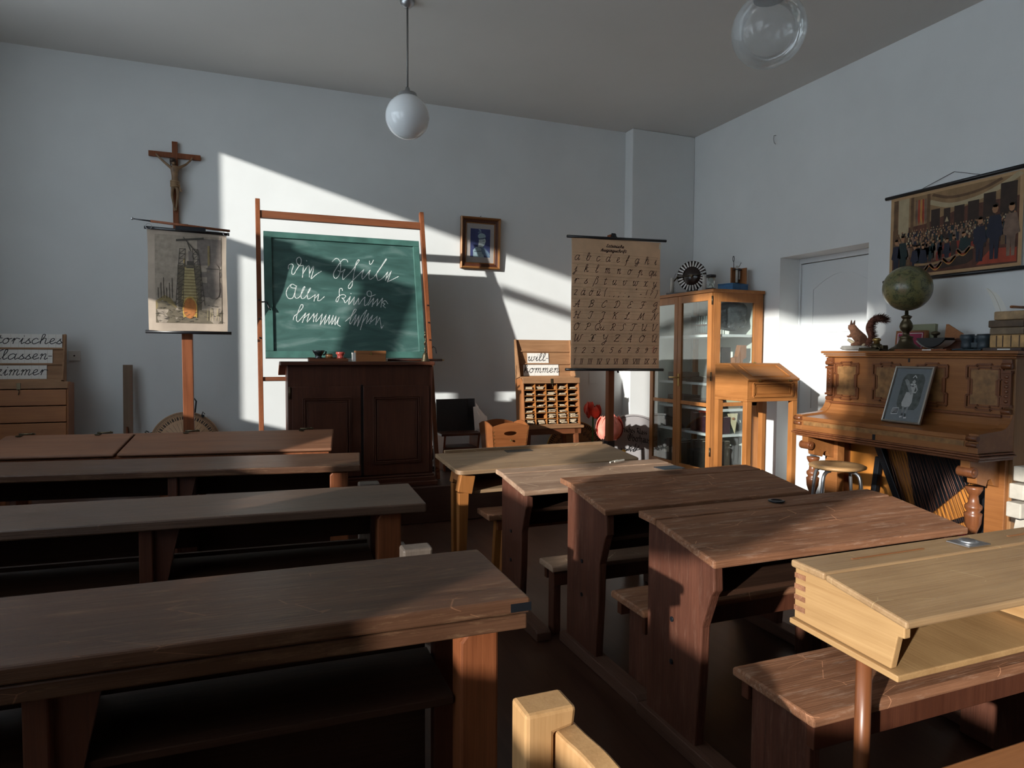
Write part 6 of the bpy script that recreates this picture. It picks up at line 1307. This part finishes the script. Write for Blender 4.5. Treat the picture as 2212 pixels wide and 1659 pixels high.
# ---------------------------------------------------------------- right block: double school desks with benches
def slab(m, x0, x1, pts, th_):
    """slab following pts [(y, z), ...] (top line), thickness th_"""
    return m.prism(list(pts)+[(y, z-th_) for y, z in pts[::-1]], 'yz', x0, x1)
def heavy_desk(label, x0, x1, yf, zf, yb, zb, group, topm=None, panm=None, ink=True, bench=True, runner=True, by=None, skew=0, bz=.385, ry=None, bo=0):
    xc = (x0+x1)/2; t = thing('school_desk', label, 'school desk', (xc, yf, 0), skew, group)
    T = lambda y: y-yf
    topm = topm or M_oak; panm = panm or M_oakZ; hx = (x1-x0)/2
    ys = yb-.115; zs = zf+(zb-zf)*(ys-yf)/(yb-yf)
    m = MB(); slab(m, -hx, hx, [(0, zf), (T(ys)-.004, zs)], .026); part('desktop', m, topm, t, bev=.006)
    m = MB(); slab(m, -hx+.004, hx-.004, [(T(ys)+.004, zs+.001), (T(yb), zs+.006)], .026); lg = part('pen_ledge', m, topm, t, bev=.005)
    m = MB(); m.box(-hx+.02, hx-.02, T(ys)-.004, T(ys)+.004, zs-.03, zs-.006); part('ledge_joint', m, M_black, t)
    if ink:
        m = MB().lathe([(0, 0), (.030, 0), (.032, .004), (.022, .006), (.020, .002), (0, .002)], (.02, T(ys)+.055, zs+.006), 20); part('inkwell_hole', m, M_iron, lg)
    py0, py1 = T(yf+.10), T(yb-.03)
    for sx in (-1, 1):
        xa, xb = sorted((sx*(hx-.03), sx*(hx-.066)))
        zt_ = lambda y: zf-.027+(zs-zf)*max(0, y)/(T(ys))
        pts = [(py0+.02, .045), (py0, .30), (py0-.005, .46), (py0-.05, .58), (py0-.065, .60), (py0-.06, zt_(py0-.06)), (T(ys), zs-.03), (py1, zs-.022), (py1, .045)]
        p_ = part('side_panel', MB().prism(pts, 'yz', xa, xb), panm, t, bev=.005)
        m = MB()
        for z in (.28, .43): m.cyl((sx*(hx-.028) if sx > 0 else xa, (py0+py1)/2, z), ((sx*(hx-.028)+.004) if sx > 0 else xa-.004, (py0+py1)/2, z), .009)
        part('bolt', m, M_iron, p_)
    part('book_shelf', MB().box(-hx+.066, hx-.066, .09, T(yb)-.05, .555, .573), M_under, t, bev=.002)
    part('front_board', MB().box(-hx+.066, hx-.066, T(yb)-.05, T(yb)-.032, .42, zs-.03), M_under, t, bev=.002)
    if bench:
        b0, b1 = by; b0 = T(b0); b1 = T(b1)
        part('bench_seat', MB().prism([(b0, bz-.03), (b0, bz-.008), (b0+.012, bz), (b1-.01, bz), (b1, bz-.006), (b1, bz-.03)], 'yz', -hx+bo, hx+.02), topm, t, bev=.006)
        part('seat_apron', MB().box(-hx+bo+.015, hx, b0+.012, b0+.04, bz-.10, bz-.031).box(-hx+bo+.02, hx, b1-.05, b1-.02, bz-.09, bz-.031), M_dark, t, bev=.003)
        for sx in (-1, 1):
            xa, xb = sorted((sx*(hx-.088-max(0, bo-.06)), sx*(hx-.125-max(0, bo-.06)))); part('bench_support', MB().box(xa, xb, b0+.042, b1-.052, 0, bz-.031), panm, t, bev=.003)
    if runner:
        e0, e1 = T(ry[0]), T(ry[1])
        for sx in (-1, 1):
            xa, xb = sorted((sx*(hx-.012), sx*(hx-.085))); part('floor_runner', MB().prism([(e0, 0), (e0, .04), (e0+.02, .052), (e1-.02, .052), (e1, .04), (e1, 0)], 'yz', xa, xb), M_oakY, t, bev=.004)
    return t
GR = 'old double school desks on the right'
heavy_desk('weathered double desk half in sunlight in front of the piano', 1.335, 2.49, 1.665, .71, 2.105, .785, GR, by=(1.318, 1.64), bo=.055, ry=(1.12, 2.115))
d3 = heavy_desk('dark weathered double desk in shade with a blue-grey metal lid on its ledge', 1.345, 2.43, 2.36, .715, 2.79, .785, GR, by=(2.115, 2.36), ink=False, bo=.03, ry=(2.12, 2.80))
m = MB().hexa([(-.03, .335, .7935), (.09, .338, .7935), (.08, .41, .795), (-.045, .405, .795)], [(-.03, .335, .796), (.09, .338, .796), (.08, .41, .798), (-.045, .405, .798)])
part('metal_lid', m, plain('blue_grey_metal', (.13, .17, .20), .45, .4), d3, label='blue grey metal lid')
# lighter worn desk (fourth) with curved ends
M_lt = wood('light_worn_oak_x', (.22, .125, .08), (.46, .30, .195), 'X', .55, 1.0, wear=.6, wearcol=(.62, .46, .33), bump=.6, scratch=.4)
heavy_desk('light rough worn double desk just before the tan front desk', 1.235, 2.27, 2.95, .685, 3.355, .735, GR, topm=M_lt, by=(2.822, 2.978), ink=False, bz=.345, bo=.095, ry=(2.81, 3.37))
for k, (xx, yy, aa) in enumerate(((1.92, 3.275, .55), (1.96, 3.285, .40))):
    t = thing('chalk_stick', 'short pale stick lying on the light worn desk ledge, %s of two' % ('left' if k == 0 else 'right'), 'stick', (xx, yy, .738), aa); part('stick', MB().box(-.045, .045, -.004, .004, 0, .008), M_paper, t)
# front row right: tan desk on tapered legs with a separate bench
t = thing('school_desk', 'tan desk with rounded corners on orange tapered legs, front row on the right', 'school desk', (1.67, 3.52, 0), .04, GR)
hx = .60
rc = [(-hx+.04*(1-math.cos(a)), .04*(1-math.sin(a))) for a in [PI/2*i/6 for i in range(6, -1, -1)]]
outl = [(-hx, .41), (-hx, .04)]+[(-hx+.04-.04*math.cos(a), .04-.04*math.sin(a)) for a in [PI/2*i/6 for i in range(1, 7)]]+[(hx-.04+.04*math.sin(a), .04-.04*math.cos(a)) for a in [PI/2*i/6 for i in range(7)]]+[(hx, .41)]
m = MB(); n = len(outl)
zz = lambda y: .70+.10*y
m.add([(x, y, zz(y)-.024) for x, y in outl]+[(x, y, zz(y)) for x, y in outl], [list(range(n))[::-1], list(range(n, 2*n))]+[(i, (i+1) % n, n+(i+1) % n, n+i) for i in range(n)])
part('desktop', m, M_tan, t, bev=.004)
part('back_strip', MB().box(-hx+.06, hx-.03, .40, .425, .715, .757), M_tan, t, bev=.003)
part('pen_tray', MB().hexa([(-.16, .33, .7335), (.02, .33, .7335), (.02, .385, .739), (-.16, .385, .739)], [(-.16, .33, .7345), (.02, .33, .7345), (.02, .385, .740), (-.16, .385, .740)]), plain('dark_groove', (.06, .045, .035), .7), t)
for sx in (-1, 1):
    for y0 in (.055, .33):
        x = sx*(hx-.075-(.06 if y0 > .2 else 0))
        part('leg', MB().bar((x, y0, zz(0)-.03), (x+sx*.02, y0, .57), .085, .055).bar((x+sx*.025, y0, .5699), (x+sx*.035-.0, y0+.0, 0), .06, .05, w2=.036, h2=.034), M_honey, t, bev=.004)
    part('cross_piece', MB().box(sx*(hx-.10)-.02, sx*(hx-.10)+.02, .08, .33, .60, .70), M_orangeZ, t, bev=.003)
part('book_shelf', MB().box(-hx+.12, hx-.12, .06, .36, .555, .575), M_tan, t, bev=.003)
part('front_board', MB().box(-hx+.12, hx-.12, .36, .378, .50, .70), M_dark, t)
t = thing('school_bench', 'low brown bench with splayed legs between the light worn desk and the tan desk', 'bench', (1.77, 3.375, 0), .0)
part('seat', MB().box(-.56, .52, .0, .20, .44, .47), M_oak, t, bev=.005); part('apron', MB().box(-.50, .47, .02, .045, .38, .4395), M_red, t, bev=.002)
for sx in (-1, 1):
    for y0 in (.035, .165): part('leg', MB().bar((sx*.44, y0, .4395), (sx*.47, y0, 0), .045, .045, w2=.035, h2=.035), M_honey, t, bev=.003)
# nearest on the right: box desk on steel tube legs
t = thing('box_desk', 'light oak box desk with open front and inkwell, nearest on the right', 'school desk', (1.5, 1.10, 0), 0)
M_lid = wood('box_desk_lid_oak', (.27, .155, .072), (.47, .305, .158), 'X', .45, .8, wear=.3, wearcol=(.18, .13, .08), bump=.3, scratch=.15)
M_box = wood('box_desk_side', (.36, .20, .08), (.56, .35, .16), 'Y', .42, .8, wear=.2, wearcol=(.26, .15, .06), bump=.15)
BX = 1.28; yb_, D = .385, .385
lz0, lz1 = .693, .742; b0_, b1_ = .555, .572
slope = lambda y: lz0+(lz1-lz0)*y/.30 if y < .30 else lz1
m = MB(); slab(m, -.012, BX, [(.035, slope(.035)), (.285, slope(.285))], .020); part('lid', m, M_lid, t, bev=.006)
m = MB(); slab(m, -.012, BX, [(.289, lz1), (.412, lz1+.004)], .022); lg = part('pen_ledge', m, M_lid, t, bev=.006)
part('inkwell_plate', MB().box(.60, .70, .30, .375, lz1+.0045, lz1+.008).lathe([(0, .008), (.026, .008), (.030, .012), (.024, .016), (0, .013)], (.65, .338, lz1), 20), M_metal, lg)
part('pen_groove', MB().box(.16, .46, .345, .352, lz1+.0035, lz1+.0048), M_orange, lg)
part('pen_groove', MB().box(.86, 1.16, .345, .352, lz1+.0035, lz1+.0048), M_orange, lg)
for sx in (0, BX-.03):
    pts = [(.085, b0_+.004), (.068, slope(.06)-.055), (.050, slope(.05)-.052), (.050, slope(.05)-.0205), (.285, slope(.285)-.0205), (.405, lz1-.0185), (.405, b1_+.002)]
    sp_ = part('side_panel', MB().prism(pts, 'yz', sx, sx+.022), M_box, t, bev=.003)
    if sx == 0:
        m = MB()
        for k in range(4): m.box(-.0012, .001, .365, .406, b1_+.025+.032*k, b1_+.040+.032*k)
        part('dovetails', m, M_oak, sp_)
part('floor_board', MB().hexa([(-.012, .055, b0_-.016), (BX, .055, b0_-.016), (BX, .412, b1_-.016), (-.012, .412, b1_-.016)], [(-.012, .055, b0_+.001), (BX, .055, b0_+.001), (BX, .412, b1_), (-.012, .412, b1_)]), M_box, t, bev=.003)
part('back_board', MB().box(.022, BX-.03, .382, .405, b1_, lz1-.02), M_box, t)
part('divider', MB().box(.63, .65, .10, .38, b1_-.0, slope(.10)-.022), M_box, t)
for x in (.012, 1.12): part('post', MB().cyl((x, .172, .03), (x, .172, b0_-.010), .020), M_pianoD, t, label='dark round post')
for x in (.03, 1.12): part('foot', MB().box(x-.03, x+.03, -.10, .195, 0, .03), M_pianoD, t, bev=.006)
t = thing('school_bench', 'plain wooden bench seat at the bottom right corner in front of the box desk', 'bench', (2.0, .83, 0))
part('seat', MB().box(-.62, .62, -.15, .15, .425, .45), M_orange, t, bev=.006)
for sx in (-.5, .5): part('support', MB().box(sx-.02, sx+.02, -.12, .12, 0, .4245), M_oakZ, t, bev=.003)
# ---------------------------------------------------------------- left block: long desks
GL = 'long dark desks on the left'
def long_desk(label, xr, yf, zt_, dep, rz, length, legx, double=False, topm=None):
    """origin at the right front corner; local x goes left (negative)"""
    t = thing('long_desk', label, 'school desk', (xr, yf, 0), rz, GL); topm = topm or M_walnut
    part('desktop', MB().box(-length, 0, 0, dep, zt_-.036, zt_), topm, t, bev=.006)
    zu = zt_-.038
    if double:
        part('under_frame', MB().box(-length, -.004, .012, .05, zt_-.078, zt_-.042).box(-.05, -.004, .05, dep-.02, zt_-.078, zt_-.042), topm, t, bev=.004); zu = zt_-.079
        part('corner_iron', MB().box(-.05, .001, -.001, .002, zt_-.030, zt_-.010), M_iron, t)
    for lx in legx:
        if lx > -.3:
            part('leg', MB().prism([(lx-.046, 0), (lx+.046, 0), (lx+.046, zu), (lx-.03, zu), (lx-.046, zu-.02)], 'xz', .03, .105), M_red, t, bev=.006)
        else:
            part('leg', MB().box(lx-.022, lx+.022, .03, .10, 0, zu), M_dark, t, bev=.004)
            part('brace', MB().prism([(lx+.0225, zu-.33), (lx+.035, zu-.33), (lx+.105, zu), (lx+.0225, zu)], 'xz', .055, .075), M_dark, t)
        part('rear_leg', MB().box(lx-.04, lx+.04, dep-.10, dep-.061, 0, zu), M_dark, t, bev=.004)
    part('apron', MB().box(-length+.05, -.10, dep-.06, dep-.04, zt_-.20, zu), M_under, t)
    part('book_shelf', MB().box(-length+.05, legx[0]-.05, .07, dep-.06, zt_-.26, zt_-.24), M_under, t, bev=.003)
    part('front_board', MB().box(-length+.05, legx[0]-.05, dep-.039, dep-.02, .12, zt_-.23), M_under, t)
    part('foot_rail', MB().box(-length+.05, legx[0]-.05, dep-.15, dep-.11, .10, .14), M_dark, t, bev=.004)
    return t
M_walnut2 = wood('old_walnut_bare', (.06, .034, .022), (.15, .085, .055), 'X', .40, 1.0, wear=.5, wearcol=(.20, .12, .07), spec=.5, bump=.3, scratch=.2)
long_desk('long dark scratched desk with double edge, nearest on the left', .612, 1.415, .78, .415, -.022, 2.3, (-.115, -.987, -1.9), True)
long_desk('long dark desk with worn grey top, second nearest on the left', .652, 2.545, .76, .42, -.062, 2.5, (-.14, -.99, -2.3), topm=M_walnut2)
long_desk('long dark glossy desk with reddish right leg before the lidded desk', .555, 3.565, .755, .45, -.155, 2.4, (-.11, -.92, -2.1))
# lidded desk in the front row
t = thing('lidded_desk', 'reddish long desk with two sloping hinged lids, front row on the left', 'school desk', (.515, 4.46, 0), -.145)
M_lidr = wood('reddish_lid', (.14, .055, .028), (.27, .125, .065), 'X', .5, 1.0, wear=.2, wearcol=(.36, .22, .14), bump=.2)
for a, b_ in ((-1.262, 0), (-2.02, -1.278)):
    m = MB(); slab(m, a, b_, [(0, .725), (.40, .805)], .02); part('lid', m, M_lidr, t, bev=.008)
part('box', MB().prism([(.02, .56), (.02, .70), (.42, .785), (.42, .56)], 'yz', -2.0, -.02), M_red, t, bev=.003)
part('back_ledge', MB().box(-2.02, 0, .404, .44, .772, .80), M_lidr, t, bev=.004)
for x in (-.18, -.92, -1.45, -1.9): part('hinge', MB().cyl((x-.045, .40, .812), (x+.045, .40, .812), .006).box(x-.05, x-.02, .36, .40, .801, .807).sphere((x+.03, .40, .815), .007, 10, 8), M_bronze, t)
for x in (-.10, -1.0, -1.9):
    for y in (.05, .33): part('leg', MB().box(x-.035, x+.035, y-.025, y+.025, 0, .559), M_red, t, bev=.003)
# benches with end posts and curved arms behind the left desks
def post_bench(label, x, y, zt_, rz, mt, length=1.9):
    t = thing('school_bench', label, 'bench', (x, y, 0), rz, 'benches with end posts on the left')
    part('seat', MB().box(-length, -.05, -.31, -.005, .36, .385), mt, t, bev=.006)
    for xo in (0, -length+.05):
        part('end_post', MB().prism([(xo-.035, 0), (xo+.024, 0), (xo+.024, zt_-.045), (xo+.066, zt_-.038), (xo+.070, zt_), (xo-.035, zt_)], 'xz', -.038, .038), mt, t, bev=.008)
        arm = smoothpts([(xo+.052, .03, zt_-.064), (xo+.056, -.05, zt_-.064), (xo+.076, -.12, zt_-.078), (xo+.10, -.20, zt_-.12), (xo+.105, -.25, zt_-.18)], 5)
        part('curved_arm', MB().ring([[p+Vector((-.026, .0, .018)), p+Vector((.026, 0, .018)), p+Vector((.026, -.0, -.06)), p+Vector((-.026, -.0, -.06))] for p in arm]), mt, t, bev=.006)
        part('front_leg', MB().box(xo+.09, xo+.15, -.335, -.275, 0, zt_-.24), mt, t, bev=.004)
        part('side_rail', MB().bar((xo+.0, -.0, .32), (xo+.115, -.30, .32), .03, .06), mt, t)
    return t
post_bench('light beech bench end post with curved arm, sunlit at the bottom picture edge', .508, 1.15, .68, 0, M_beech)
M_greyw = wood('grey_brown_wood', (.075, .058, .046), (.17, .135, .11), 'Z', .45, 1.0, bump=.1)
post_bench('dark grey bench end post between the two nearest left desks', .527, 2.27, .675, -.03, M_greyw)
post_bench('dark bench end post just showing behind the second left desk', .555, 3.40, .692, -.06, M_greyw)
